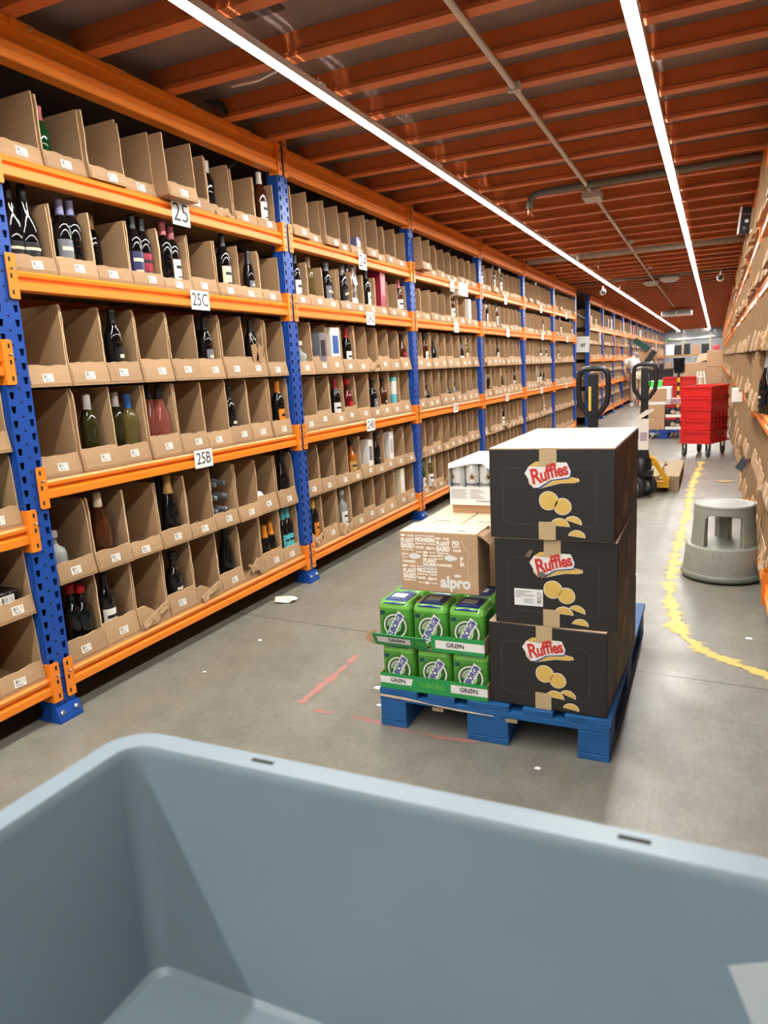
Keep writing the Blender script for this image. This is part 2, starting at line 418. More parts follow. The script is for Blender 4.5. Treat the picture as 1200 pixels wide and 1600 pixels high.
bm_ = MB().lathe([(.011, 0), (.011, .006), (.005, .012), (.005, .018)], 8, M=Matrix.Translation((.019, 0, .036)) @ Matrix.Rotation(PI/2-.35, 4, 'Y'), sm=False)
BOLTM = bm_.mesh('bolt', STEEL)
def beam_mesh(L, h=BH):
    k = h/.07
    pr = [(-.04,0),(-.002,0),(.004,.004),(.004,.030*k),(-.014,.038*k),(-.014,.044*k),(.0,.050*k),(.002,.062*k),(-.004,.07*k),(-.04,.07*k)]
    return MB().prism(pr, 'y', -L/2, L/2).mesh('beam', ORANGE)
def main_beam_mesh(L):
    pr = [(-.06,0),(.0,0),(.006,.004),(.006,.030),(-.002,.036),(-.002,.042),(.006,.048),(.006,.056),(-.012,.066),(-.012,.110),(.0,.116),(.0,.140),(-.06,.140)]
    m = MB().prism(pr, 'y', -L/2, L/2)
    y = -L/2+.13
    while y < L/2-.1:
        m.box(-.004, .0045, y, y+.10, .109, .141); m.lathe([(.006,0),(.006,.004)], 8, M=Matrix.Translation((.0045,y+.08,.127)) @ Matrix.Rotation(PI/2,4,'Y'), mi=1); y += .447
    return m.mesh('main_beam', [ORANGE, STEEL])
def connector_mesh(h=.155):
    m = MB(); n = 3 if h < .2 else 5
    poly = [(-.02+.006,0),(.02-.002,0),(.02,.004),(.02,h-.004),(.018,h),(-.014,h),(-.02,h-.006),(-.02,.006)]
    m.prism(poly, 'x', .006, .011)
    m.box(-.05, .006, .016, .02, 0, h)
    for k in range(n):
        z = h*(.14+.72*k/(n-1)); m.box(.0108, .0116, -.010, -.002, z-.008, z+.008, 1)
    m.lathe([(.003,0),(.003,.01),(.006,.012)], 6, M=Matrix.Translation((.011,-.004,h*.66)) @ Matrix.Rotation(PI/2,4,'Y'), mi=2)
    return m.mesh('connector', [ORANGE, DARK, STEEL])
CONM = connector_mesh(); CONM2 = connector_mesh(.25)
SHELFM = mat('shelf_board', (150, 128, 100), .8, var=.1)
def link(name, me, parent, loc=(0,0,0), rz=0, sc=None):
    o = bpy.data.objects.new(name, me); COL.objects.link(o); o.parent = parent; o.location = loc; o.rotation_euler = (0, 0, rz)
    if sc: o.scale = sc
    return o
BEAMS = {}
def bmesh_for(L, fn, key):
    k = (round(L, 3), key)
    if k not in BEAMS: BEAMS[k] = fn(L)
    return BEAMS[k]
def rack(label, loc, rz, us, bays, rear=True, signs=None, ux=0.0, group='steel racks along the aisle'):
    """local frame: the face looks along +x, bays run along +y"""
    r = empty('storage_rack', loc, rz); tag(r, label, 'storage rack', group)
    for u in us:
        o = link('upright', UPM, r, (ux, u, 0)); b = link('base_plate', BPM, o); link('bolt', BOLTM, o, (0,-.033,0)); link('bolt', BOLTM, o, (0,.033,0))
        if rear:
            link('rear_upright', UPR, r, (-.62, u, 0))
            br = MB(); z = .15
            while z < 2.3:
                br.tube([(-.06, u, z), (-.62, u, z+.42)], .012, 5); br.tube([(-.06, u, z+.84), (-.62, u, z+.42)], .012, 5); z += .84
            br.build('brace', GREYM, r)
    for i in range(len(us)-1):
        a, b = us[i], us[i+1]; L = b-a-.09; c = (a+b)/2
        for (nm, z) in bays[i]:
            o = link('beam', bmesh_for(L, beam_mesh, 'b'), r, (0, c, z))
            link('connector', CONM, o, (0, -(b-a)/2+.032, -.030)); k = link('connector', CONM, o, (0, (b-a)/2-.032, -.030)); k.scale = (1, -1, 1)
            if rear: link('rear_beam', bmesh_for(L, beam_mesh, 'b'), r, (-.62, c, z))
            link('shelf_panel', bmesh_for(L, lambda q: MB().box(-.60, -.012, -q/2, q/2, -.012, 0).mesh('shelf_panel', SHELFM), 's'), r, (0, c, z+BH+.002))
            if signs and (i, nm) in signs:
                txt, w_, h_, dy, dz = signs[(i, nm)]
                sg = MB().box(.0045, .0062, -w_/2, w_/2, 0, h_).build('sign', WHITE, o, (0, dy, dz), label='white card sign reading '+txt)
                MB().text(txt, h_*(1.08 if len(txt) < 3 else .94), face((.0063, 0, h_*.5), (0,1,0), (0,0,1)), bold=.0, squash=.86 if len(txt)>2 else 1).build('lettering', INK, sg)
        o = link('main_beam', bmesh_for(L, main_beam_mesh, 'm'), r, (-.004, c, 2.378))
        link('connector', CONM2, o, (.004, -(b-a)/2+.032, -.02)); k = link('connector', CONM2, o, (.004, (b-a)/2-.032, -.02)); k.scale = (1, -1, 1)
    return r
FX = -2.25
US = [1.824 + PITCH*k for k in range(7)]
std = [(n, LEV[n]) for n in 'ABCT']
signs = {}
for i, num in enumerate((25, 24, 23, 22, 21, 20)):
    signs[(i+1, 'T')] = (str(num), .12, .105, .03, -.028)
    signs[(i+1, 'C')] = (str(num)+'C', .135, .088, .11, -.012)
    signs[(i+1, 'B')] = (str(num)+'B', .135, .086, .02, -.006)
bay26 = [('A', .112), ('L', .702), ('M', 1.305), ('T', LEV['T'])]
rackL = rack('blue and orange steel rack with signs 25 to 20 holding bins of bottles', (FX, 0, 0), 0, [US[0]-PITCH]+US, [bay26]+[std]*6, signs=signs)
# small stickers on the beams
def sticker(parent_loc, w_=.05, h_=.028):
    return uvquad('barcode_sticker', LABELM, face(parent_loc, (0,1,0), (0,0,1)), w_, h_, rackL)
for (y_, z_) in ((1.99,2.035),(2.33,2.03),(2.98,2.03),(3.42,2.03),(3.86,2.03),(4.25,2.03),(4.85,2.03),(5.3,2.03),(5.75,2.03),(6.2,2.03)): sticker((FX+.005, y_, z_-.01), .06, .026)
for y_ in (2.70, 4.62, 6.3, 8.5): sticker((FX+.004, y_, 2.465), .055, .034)
US2 = [14.72 + PITCH*k for k in range(13)]
b2 = [('A', .112), ('B', .71), ('C', 1.25), ('T', 1.86)]
rackL2 = rack('blue and orange rack beyond the cross aisle with a white 07 sheet', (FX, 0, 0), 0, US2, [b2]*12, rear=False)
RXF = .245
rackR = rack('steel rack of torn cardboard bins behind the grey step stool', (RXF, 0, 0), PI, [-u for u in reversed(US[0:7])], [std]*6, rear=False, ux=-.05)
rackR2 = rack('steel rack standing behind the red crate trolley and the blue end post', (RXF, 0, 0), PI, [-(14.2+PITCH*k) for k in reversed(range(12))], [std]*11, rear=False, ux=-.02)
# end frame of the rack across the cross aisle, seen side on
fr = MB(); 
for (z0, z1) in ((.25, .85), (.85, .25+1.2), (1.45, 2.05), (2.05, 2.4)):
    fr.tube([(-.04, 14.72, z0), (-.60, 14.72, z1)], .016, 6)
fr.build('brace', mat('pale_galvanised', (190, 194, 196), .4, .4), rackL2)
MB().box(-.68, -.6, 14.67, 14.77, 0, 2.52).build('rear_upright', BLUE, rackL2)
sh = empty('paper_sheet', (FX-.11, 14.655, 1.44)); tag(sh, 'white sheet reading 07 taped to the blue end frame past the cross aisle', 'sheet')
MB().box(-.13, .11, 0, .002, 0, .30, M=Matrix.Rotation(.05, 4, 'Y')).build('paper', WHITE, sh)
mm = MB(); mm.text('07', .085, face((0, -.001, .13), (1,0,0), (0,0,1)), bold=.003);
mm.build('lettering', INK, sh)

# ------------------------------------------------------------------ cardboard bins
def bin_shape(m, w, h, d, lip, rnd, style='open', M=None):
    t = .0045; J = lambda a: rnd.uniform(-a, a)
    m.box(-d, 0, 0, w, 0, t, 0, M); m.box(-d, -d+t, 0, w, 0, h, 0, M)
    for (a, b) in ((0, t), (w-t, w)):
        tl = .17
        pts = [(-d, .0), (-.002, 0), (-.002-tl*lip, lip*.9)]
        n = 5; sl = rnd.uniform(.002, .010) if style != 'low' else rnd.uniform(0, .006)
        for k in range(1, n): pts.append((-.003-tl*lip-sl*k/n+J(.0022), lip+(h-lip-.02)*k/n))
        c = rnd.uniform(.002, .005) if style == 'low' else rnd.uniform(.004, .012) if rnd.random() < .7 else rnd.uniform(.012, .028)
        pts += [(-.006-tl*lip-sl, h-c), (-.008-tl*lip-sl-c*.45, h-.0015), (-d, h-.004)]
        m.prism(pts, 'y', a, b, 0, M, 1)
    pts = [(.001, 0), (w-.001, 0)]
    n = 8; drop = [0]*(n+1)
    if style == 'torn':
        side = rnd.random() < .5
        drop = [(-lip*.75*max(0, 1-abs((i if side else n-i)-1)/5)) for i in range(n+1)]
    for k in range(n+1):
        y = w-.001-(w-.002)*k/n; pts.append((y, lip+drop[k]+J(.0028)+.0012*math.sin(k*1.3)))
    TILT = Matrix(((1,0,-.17,0),(0,1,0,0),(0,0,1,0),(0,0,0,1))); TM = TILT if M is None else M @ TILT
    m.prism(pts, 'x', -t, 0, 0, TM, 1)
    # crease along the bottom of the lip
    m.prism([(0, .003), (.003, .012), (.0028, lip*.55), (0, lip*.9)], 'y', .004, w-.004, 0, TM) if style != 'torn' else None
    if style == 'torn':
        ya, yb = w*rnd.uniform(.05, .35), w*rnd.uniform(.65, .95); nf = 7; up = []; lo = []
        b1, b2 = rnd.uniform(.008, .02), rnd.uniform(-.03, .0)
        rows = []
        for q in range(4):
            t_ = q/3
            rows.append([(.002+b1*t_+J(.002)*q, ya+(yb-ya)*k/nf+J(.004)*q, lip*(.95-.55*(k/nf if drop[0] > drop[-1] else 1-k/nf))+b2*t_*t_-.012*t_+J(.0035)*q) for k in range(nf+1)])
        vs = [p for r_ in rows for p in r_]+[(p[0], p[1], p[2]-.003) for r_ in rows for p in r_]; N = (nf+1)*4; fs = []
        for q in range(3):
            for k in range(nf):
                a_ = q*(nf+1)+k; fs.append((a_, a_+1, a_+nf+2, a_+nf+1)); fs.append((N+a_+nf+1, N+a_+nf+2, N+a_+1, N+a_))
        for k in range(nf): a_ = 3*(nf+1)+k; fs.append((a_, a_+1, N+a_+1, N+a_))
        m.add(vs, fs, 0, False, M)
BINMESH = {}
def bin_mesh(w, h, d, lip, style, v):
    k = (round(w, 3), round(h, 3), round(d, 2), round(lip, 3), style, v)
    if k not in BINMESH:
        m = MB(); bin_shape(m, w, h, d, lip, random.Random(hash(k) % 9999 if False else int(w*1e4)+int(h*1e3)*7+v*131+len(style)), style)
        BINMESH[k] = m.mesh('cardboard_bin', [CARD, CARDE])
    return BINMESH[k]
_lq = uvquad('barcode_label', LABELM, face((0,0,0), (0,1,0), (0,0,1)), .048, .030, None, .0008); LABQ = _lq.data; bpy.data.objects.remove(_lq)
def put_bin(x, y, z, w, h, lip, style, v, label, group, rz=0.0, flip=False, d=.40, lab=True):
    o = bpy.data.objects.new('cardboard_bin', bin_mesh(w, h, d, lip, style, v)); COL.objects.link(o)
    o.location = (x, y, z); o.rotation_euler = (0, 0, rz+(PI if flip else 0)); tag(o, label, 'cardboard bin', group)
    if lab:
        q = bpy.data.objects.new('barcode_label', LABQ); COL.objects.link(q); q.parent = o
        zl = lip*random.uniform(.40, .52); q.location = (.0036-.17*zl, w*random.uniform(.42, .62), zl); q.rotation_euler = (random.uniform(-.06, .06), -.168, 0)
    return o
ROWS = [('A0', .184, .322, .090), ('A1', .510, .315, .085), ('B0', .924, .335, .095), ('B1', 1.262, .315, .100), ('C', 1.674, .258, .062), ('T', 2.058, .262, .056)]
def rowphrase(r, num):
    return {'T': 'along the top shelf over sign %d' % num, 'C': 'along the shelf between signs %d and %dC' % (num, num),
            'B1': 'along the upper row beneath sign %dC' % num, 'B0': 'along the lower row above sign %dB' % num,
            'A1': 'along the upper row beneath sign %dB' % num, 'A0': 'along the floor-level row beneath sign %dB' % num}[r]
rb = random.Random(11)
BINX = FX-.012
BINS = {}          # (bay, row, column) -> (front x, centre y, floor z)
TORN = {(25,'A0',2),(25,'A0',4),(25,'A0',6),(24,'A0',0),(24,'A0',2),(24,'B1',5),(23,'A0',1),(23,'A0',3),(23,'A1',0),(22,'A0',1),(22,'A1',1),(21,'A1',4),(25,'T',6)}
BIN_PLAN = []
for bi, num in enumerate((25, 24, 23, 22, 21, 20)):
    y0 = US[bi]+.064; W = (PITCH-.128)/9
    for (rn, z, h, lip) in ROWS:
        for c in range(9):
            BIN_PLAN.append((num, rn, c, y0+W*c, W, z, h, lip))
    # two-high rows: the shelf
FULL = {}
def bin_words(num, rn, c, holds):
    return ('brown cardboard bin holding %s, ' % holds if holds else 'empty brown cardboard bin, ') + ORD[c] + ' ' + rowphrase(rn, num)

# ------------------------------------------------------------------ bottles
GL = {'black': mat('glass_black', (12, 12, 14), .06, coat=.3), 'green': mat('glass_green', (16, 70, 34), .06, coat=.3), 'olive': mat('glass_olive', (46, 44, 18), .06, coat=.3),
      'gold': mat('glass_straw', (196, 180, 104), .04, trans=.85), 'rose': mat('glass_rose', (232, 140, 122), .05, trans=.8), 'brown': mat('glass_brown', (70, 34, 14), .07, coat=.3),
      'red': mat('glass_deep_red', (90, 14, 22), .07, coat=.3), 'amber': mat('glass_amber', (168, 92, 22), .07, coat=.3), 'clear': mat('glass_clear', (226, 232, 228), .04, trans=.7)}
PAINT = {k: mat('foil_'+k, c, .32) for k, c in dict(black=(20,20,24), white=(228,226,220), blue=(40,90,160), gold=(196,160,90), silver=(176,178,182), pink=(206,110,120), red=(176,24,30),
          orange=(226,140,40), teal=(90,186,196), purple=(112,112,150), wood=(196,150,100), yellow=(220,176,60), navy=(40,44,90), cream=(222,210,180), grey=(110,112,120), wine=(150,36,60), green=(40,170,90)).items()}
PROF = {'wine': (.30, [(.030,0),(.0365,.004),(.0365,.185),(.034,.202),(.022,.228),(.0145,.245),(.0138,.286),(.0155,.287),(.0155,.297),(.0125,.30)]),
 'sparkling': (.315, [(.036,0),(.0435,.005),(.0440,.125),(.040,.165),(.029,.205),(.019,.245),(.0155,.29),(.0170,.292),(.0170,.306),(.012,.315)]),
 'beer': (.25, [(.026,0),(.031,.004),(.031,.125),(.028,.15),(.017,.19),(.0130,.215),(.0125,.238),(.0140,.239),(.0140,.249),(.011,.25)]),
 'spirit': (.285, [(.034,0),(.039,.005),(.039,.165),(.035,.185),(.018,.205),(.0145,.215),(.0145,.25),(.018,.251),(.018,.283),(.014,.285)]),
 'squat': (.20, [(.038,0),(.046,.006),(.046,.10),(.040,.125),(.018,.14),(.014,.15),(.014,.17),(.018,.171),(.018,.198),(.014,.20)])}
BM = {}
def bmesh_part(kind, what, m):
    k = (kind, what, m.name)
    if k in BM: return BM[k]
    h, pr = PROF[kind]; b = MB()
    def rad(z):
        for (r0, z0), (r1, z1) in zip(pr, pr[1:]):
            if z0 <= z <= z1: return r0+(r1-r0)*(z-z0)/max(z1-z0, 1e-6)
        return pr[-1][0]
    if what == 'glass': b.lathe(pr, 18)
    elif what == 'foil':
        z0 = h*(.79 if kind == 'wine' else .72 if m.name in ('foil_gold', 'foil_silver') else .80) if kind != 'beer' else h*.70
        if kind in ('spirit', 'squat'): z0 = h*.87
        zs = [z0+(h*1.004-z0)*k/8 for k in range(9)]
        b.lathe([(rad(min(z, h))+.0012, z) for z in zs], 18)
    else:
        body = .53 if kind in ('wine', 'spirit') else (.38 if kind == 'sparkling' else .42)
        z0, z1 = h*.10, h*body*.9
        b.lathe([(rad(z0)+.0006, z0), (rad(z1)+.0006, z1)], 16, caps=False, a0=-1.15, a1=1.15)
        z = z0+(z1-z0)*.62
        b.lathe([(rad(z)+.0010, z), (rad(z)+.0010, z+(z1-z0)*.13)], 10, mi=1, caps=False, a0=-.7, a1=.7)
        z = z0+(z1-z0)*.25
        b.lathe([(rad(z)+.0010, z), (rad(z)+.0010, z+(z1-z0)*.06)], 10, mi=1, caps=False, a0=-.5, a1=.5)
    BM[k] = b.mesh(what, [m, INK if what == 'label' and m.name not in ('foil_black', 'foil_navy', 'foil_grey') else PAINT['cream']])
    return BM[k]
KNAME = {'wine': 'wine_bottle', 'sparkling': 'sparkling_wine_bottle', 'beer': 'beer_bottle', 'spirit': 'spirit_bottle', 'squat': 'liqueur_bottle'}
def bottle(kind, glass, foil, lab, x, y, z, label, rz=0, sc=1.0, group='bottles in the rack bins'):
    o = bpy.data.objects.new(KNAME[kind], bmesh_part(kind, 'glass', GL[glass])); COL.objects.link(o)
    o.location = (x, y, z); o.rotation_euler = (0, 0, rz); o.scale = (sc, sc, sc); tag(o, label, 'bottle', group)
    if foil: link('foil_cap', bmesh_part(kind, 'foil', PAINT[foil]), o)
    if lab: link('paper_label', bmesh_part(kind, 'label', PAINT[lab]), o)
    return o
def gift_box(name, x, y, z, dx, dy, dz, m, label, cat, detail=None):
    o = MB().box(-dx/2, dx/2, -dy/2, dy/2, 0, dz).build(name, m, loc=(x, y, z), bevel=.002); tag(o, label, cat, 'boxed drinks in the rack bins')
    b = MB().box(dx/2, dx/2+.0006, -dy*.34, dy*.34, dz*.42, dz*.82)
    b.build('printed_panel', detail or PAINT['grey'], o)
    return o
ROWZ = {r[0]: r[1]+.005 for r in ROWS}
PH = {'T': 'top shelf over sign %d', 'C': 'shelf between signs %d and %dC', 'B1': 'upper row beneath sign %dC', 'B0': 'lower row above sign %dB', 'A1': 'upper row beneath sign %dB', 'A0': 'floor row beneath sign %dB'}
def where(num, rn, c):
    p = PH[rn]; p = p % ((num,)*p.count('%d'))
    return 'in %s bin, %s' % (ORD[c], p)
STOCK = [  # bay, row, column, kind, glass, foil, label, along 0..1, depth, words
 (25,'T',1,'wine','green','pink',None,.0,.17,'green bottle with pale foil'),
 (25,'T',6,'wine','black','white',None,.80,.16,'white capped bottle'),
 (25,'T',8,'wine','brown','white','white',.38,.07,'dark bottle with white label'),
 (25,'C',0,'sparkling','black','black','black',.55,.08,'black sparkling bottle'), (25,'C',0,'sparkling','black','black','black',.14,.12,'half hidden black sparkling bottle'),
 (25,'C',1,'wine','black','purple','grey',.30,.08,'dark bottle with lilac foil'), (25,'C',1,'wine','black','purple',None,.62,.10,'dark bottle with long shoulder'),
 (25,'C',2,'wine','black','wood',None,.34,.20,'cork topped bottle'),
 (25,'C',3,'wine','black','black','navy',.22,.10,'dark bottle with purple label'), (25,'C',3,'wine','black','black','wine',.58,.07,'dark bottle with crimson label'),
 (25,'C',4,'wine','black','pink',None,.20,.10,'pink foil bottle without label'), (25,'C',4,'wine','black','pink','white',.55,.07,'pink foil bottle with white label'),
 (25,'C',5,'wine','black','black',None,.40,.24,'dark bottle set deep'),
 (25,'C',6,'wine','black','black','cream',.40,.07,'dark bottle with cream label'),
 (25,'C',7,'beer','black','black','grey',.62,.09,'small dark bottle'), (25,'C',7,'beer','black','black','white',.92,.06,'small dark bottle with white label'),
 (25,'B1',2,'wine','black','black','black',.36,.09,'black bottle'), (25,'B1',5,'wine','black','black','grey',.42,.08,'dark bottle with grey label'), (25,'B1',5,'wine','black','black',None,.12,.16,'dark bottle at the side'),
 (25,'B1',7,'wine','black','black',None,.40,.09,'dark bottle hung with brown tags'),
 (25,'B0',1,'wine','olive','white',None,.36,.12,'olive bottle with white foil'), (25,'B0',2,'wine','olive','white',None,.14,.14,'olive bottle at the side'), (25,'B0',2,'wine','gold','blue',None,.60,.07,'straw coloured bottle with blue foil'),
 (25,'B0',3,'sparkling','rose','black',None,.50,.08,'pink rose bottle'), (25,'B0',3,'sparkling','rose','black',None,.08,.13,'half hidden pink rose bottle'),
 (25,'B0',6,'wine','black','black','black',.10,.09,'black bottle'), (25,'B0',8,'wine','black','orange','orange',.45,.08,'dark bottle with orange label'),
 (25,'A1',0,'squat','clear','silver',None,.05,.10,'clear bottle'), (25,'A1',1,'sparkling','brown','cream',None,.28,.10,'brown bottle with cream stopper'),
 (25,'A1',3,'sparkling','black','gold',None,.46,.09,'gold foil sparkling bottle'), (25,'A1',3,'sparkling','black','black',None,.10,.14,'black bottle at the side'),
 (25,'A1',8,'sparkling','black','black',None,.30,.09,'black bottle'),
 (25,'A0',0,'spirit','black','red',None,.34,.12,'red capped bottle by the upright'), (25,'A0',0,'spirit','black','red',None,.78,.10,'red capped bottle further from the upright'),
 (25,'A0',1,'wine','black','black','white',.22,.09,'dark bottle with white label'), (25,'A0',3,'spirit','black','black','black',.34,.07,'round shouldered black bottle'),
 (25,'A0',5,'sparkling','black','black',None,.42,.10,'plain black bottle'), (25,'A0',7,'beer','black','orange','orange',.60,.08,'beer bottle with orange neck'), (25,'A0',7,'beer','black','orange','orange',.18,.10,'second beer bottle with orange neck'),
 (25,'A0',8,'wine','black','teal','teal',.52,.09,'teal capped bottle'), (25,'A0',8,'wine','black','teal','teal',.14,.11,'half hidden teal capped bottle'),
 (24,'T',2,'wine','clear','wood',None,.50,.16,'cork topped bottle'), (24,'T',6,'wine','clear','white',None,.3,.16,'white capped bottle'),
 (24,'C',0,'wine','black','black','white',.30,.08,'dark bottle with white label'), (24,'C',1,'wine','gold','cream',None,.20,.13,'straw coloured bottle'),
 (24,'C',2,'wine','black','grey','grey',.26,.09,'dark bottle with grey foil'), (24,'C',2,'wine','black','grey','black',.64,.07,'black labelled bottle with grey foil'),
 (24,'C',3,'wine','black','grey','black',.26,.09,'dark bottle with grey foil'), (24,'C',3,'wine','black','grey','black',.66,.07,'fuller view dark bottle with grey foil'),
 (24,'C',5,'wine','black','black','white',.20,.08,'dark bottle with white label'), (24,'C',8,'wine','brown','pink','white',.28,.09,'pink foil rose bottle'), (24,'C',8,'wine','brown','pink','white',.66,.07,'second pink foil rose bottle'),
 (24,'B1',0,'squat','clear','cream','cream',.20,.10,'cream bottle'), (24,'B1',3,'wine','black','red','white',.46,.08,'red foil bottle with white label'), (24,'B1',8,'spirit','brown','brown' if False else 'black','wine',.30,.08,'brown bottle'),
 (24,'B0',2,'wine','black','wine','white',.44,.08,'red foil bottle with white label'), (24,'B0',3,'spirit','red','red','red',.50,.08,'red gin bottle with white print'),
 (24,'B0',5,'spirit','black','black','grey',.34,.08,'black bottle with grey label'), (24,'B0',6,'spirit','brown','black','black',.30,.09,'dark brown bottle'),
 (24,'A1',3,'spirit','amber','black','gold',.42,.08,'amber bottle with gold label'), (24,'A1',5,'wine','black','black','black',.20,.08,'black bottle'),
 (24,'A0',0,'wine','black','yellow','orange',.70,.08,'dark bottle with yellow neck'), (24,'A0',0,'wine','black','yellow','orange',.25,.12,'half hidden bottle with yellow neck'), (24,'A0',2,'spirit','clear','silver','white',.50,.07,'clear bottle with silver cap'),
 (23,'C',5,'wine','brown','white','white',.45,.08,'brown bottle'), (23,'B1',1,'wine','brown','black','white',.50,.08,'brown bottle with white label'), (23,'B1',2,'beer','black','black','white',.42,.08,'short black bottle'),
 (23,'B1',6,'sparkling','black','black','white',.40,.08,'black sparkling bottle'), (23,'B1',7,'wine','gold','cream','cream',.40,.08,'pale bottle'), (23,'B0',1,'squat','black','black','black',.30,.08,'black bottle'),
 (23,'B0',4,'squat','black','black','black',.15,.08,'black bottle'), (23,'B0',5,'squat','black','black','black',.4,.08,'black bottle'), (23,'A0',1,'wine','gold','white','white',.45,.07,'straw coloured bottle with white label'),
 (23,'A0',0,'wine','green','green','white',.30,.08,'green bottle'),
 (22,'T',0,'wine','black','white','white',.5,.06,'dark bottle with white label'), (22,'T',2,'wine','black','black','white',.5,.06,'black bottle'), (22,'T',4,'wine','black','white','white',.4,.06,'dark bottle with white foil'),
 (22,'C',1,'wine','black','teal','white',.3,.07,'teal capped bottle'), (22,'C',1,'wine','black','black','white',.7,.07,'bottle with white label'), (22,'C',3,'wine','brown','black','white',.5,.07,'brown bottle'),
 (22,'B1',3,'wine','black','black','white',.3,.07,'dark bottle'), (22,'B0',0,'wine','clear','white','white',.4,.07,'white bottle'), (22,'B0',1,'wine','black','black','black',.5,.07,'black bottle'), (22,'B0',4,'sparkling','olive','gold','gold',.5,.07,'gold foil bottle'),
 (22,'B0',7,'wine','black','black','white',.5,.07,'dark bottle'), (22,'A1',4,'wine','black','black','white',.5,.07,'dark bottle'),
 (21,'T',4,'wine','black','white','white',.4,.06,'white capped bottle'), (21,'C',6,'wine','black','black','white',.4,.07,'dark bottle'), (21,'B1',5,'wine','black','black','white',.4,.07,'dark bottle'), (21,'B1',7,'wine','black','black','white',.4,.07,'dark bottle'),
 (21,'B0',4,'wine','clear','white','white',.4,.07,'pale bottle'), (21,'B0',5,'wine','black','black','white',.4,.07,'dark bottle'), (21,'B0',6,'wine','black','black','black',.4,.07,'black bottle'), (21,'A1',6,'wine','clear','white','white',.4,.07,'pale bottle'),
 (20,'T',1,'wine','clear','orange','orange',.4,.05,'orange topped bottle'), (20,'C',3,'wine','brown','white','white',.4,.06,'dark bottle'), (20,'C',8,'wine','black','teal','white',.4,.06,'teal capped bottle'), (20,'B1',2,'wine','brown','black','white',.4,.06,'brown bottle'),
]
ITEMS = [ # bay,row,col, name, dx,dy,dz, material, along, depth, words, category, print
 (24,'T',1,'drink_box',.09,.09,.29,PAINT['black'],.45,.20,'black drink box standing tall','box',PAINT['silver']),
 (24,'T',4,'drink_box',.07,.07,.11,PAINT['purple'],.30,.06,'small lilac box','box',PAINT['cream']),
 (24,'C',6,'drink_box',.10,.09,.33,PAINT['wine'],.45,.07,'tall crimson drink box','box',PAINT['pink']),
 (24,'B1',1,'drink_box',.08,.08,.25,PAINT['grey'],.20,.10,'dark grey drink box','box',PAINT['black']),
 (24,'B1',2,'drink_box',.10,.12,.29,PAINT['white'],.48,.07,'white box with blue and red print','box',PAINT['blue']),
 (24,'B0',7,'drink_tube',.06,.05,.28,PAINT['teal'],.14,.07,'teal and white tube','tube',PAINT['white']),
 (24,'A1',4,'drink_box',.07,.07,.26,PAINT['white'],.35,.07,'white box with black print','box',PAINT['grey']),
 (24,'A1',6,'drink_box',.07,.07,.28,PAINT['white'],.28,.07,'narrow white box','box',PAINT['silver']),
 (24,'A0',7,'drink_box',.07,.08,.29,PAINT['cream'],.50,.06,'cream box','box',PAINT['white']),
 (23,'C',7,'drink_box',.07,.07,.25,PAINT['white'],.35,.06,'narrow white box','box',PAINT['silver']),
 (23,'C',6,'drink_box',.18,.28,.12,PAINT['cream'],.9,.0,'cream carton laid over the bins','box',PAINT['white']),
]
holds = {}
for b in STOCK: holds.setdefault(b[:3], []).append(b[9])
for b in ITEMS: holds.setdefault(b[:3], []).append(b[10])
TORNWORD = 'torn fronted '
MASS = MB(); MASSN = [0]
for (num, rn, c, y, W, z, h, lip) in BIN_PLAN:
    low = rn in 'CT'
    jx = rb.uniform(-.012, .004)
    if rn == 'T' and c in (2, 4) and num == 25: jx = .02 if c == 2 else .075
    if rn == 'T' and num == 23 and c == 0: jx = .09
    if rn == 'T' and num != 25 and rb.random() < .15: jx = .03
    style = 'torn' if (num, rn, c) in TORN or (num <= 22 and rb.random() < .12) else ('low' if low else 'open')
    k = (num, rn, c); hs = holds.get(k)
    wv = [.191, .196, .196, .193][int(rb.random()*4)] if not low else .194
    hv = h + rb.uniform(-.012, .006)*(1.6 if rn == 'T' else .5)
    lv = lip + rb.uniform(-.008, .008)*(2 if style == 'open' else 1)
    BINS[k] = (BINX+jx, y+W*.5, z, W)
    w_ = min(wv, W-.001)
    if num >= 21:
        lab = bin_words(num, rn, c, None)
        if style == 'torn': lab = 'torn fronted cardboard bin, ' + lab.split('bin, ')[1]
        elif hs: lab = 'brown cardboard bin holding %s, ' % ('drinks' if len(hs) > 1 else 'one item' if 'box' in hs[0] or 'tube' in hs[0] else 'one bottle') + lab.split('bin, ')[1]
        put_bin(BINX+jx, y+(W-w_)/2, z, round(w_, 3), round(hv*100)/100, round(lv*100)/100, style, rb.randrange(4), lab, 'cardboard bins of the sign rack')
    else:
        bin_shape(MASS, w_, hv, .4, lv, rb, style, Matrix.Translation((BINX+jx, y+(W-w_)/2, z)))
for (num, rn, c, kind, g, fo, la, al, dp, wd) in STOCK:
    x, yc, z, W = BINS[(num, rn, c)]
    rr = max(p[0] for p in PROF[kind][1])
    dep = rr+.013+max(0, dp-.10)*1.0
    yy = yc-W/2+min(W-rr-.008, max(rr+.008, al*W*.80+dep*yc/2.25))
    bottle(kind, g, fo, la, x-dep-.014, yy, z+.006, wd+' '+where(num, rn, c), rz=rb.uniform(-.3, .5), sc=.84 if rn == 'T' and c == 1 else rb.uniform(.95, 1.02))
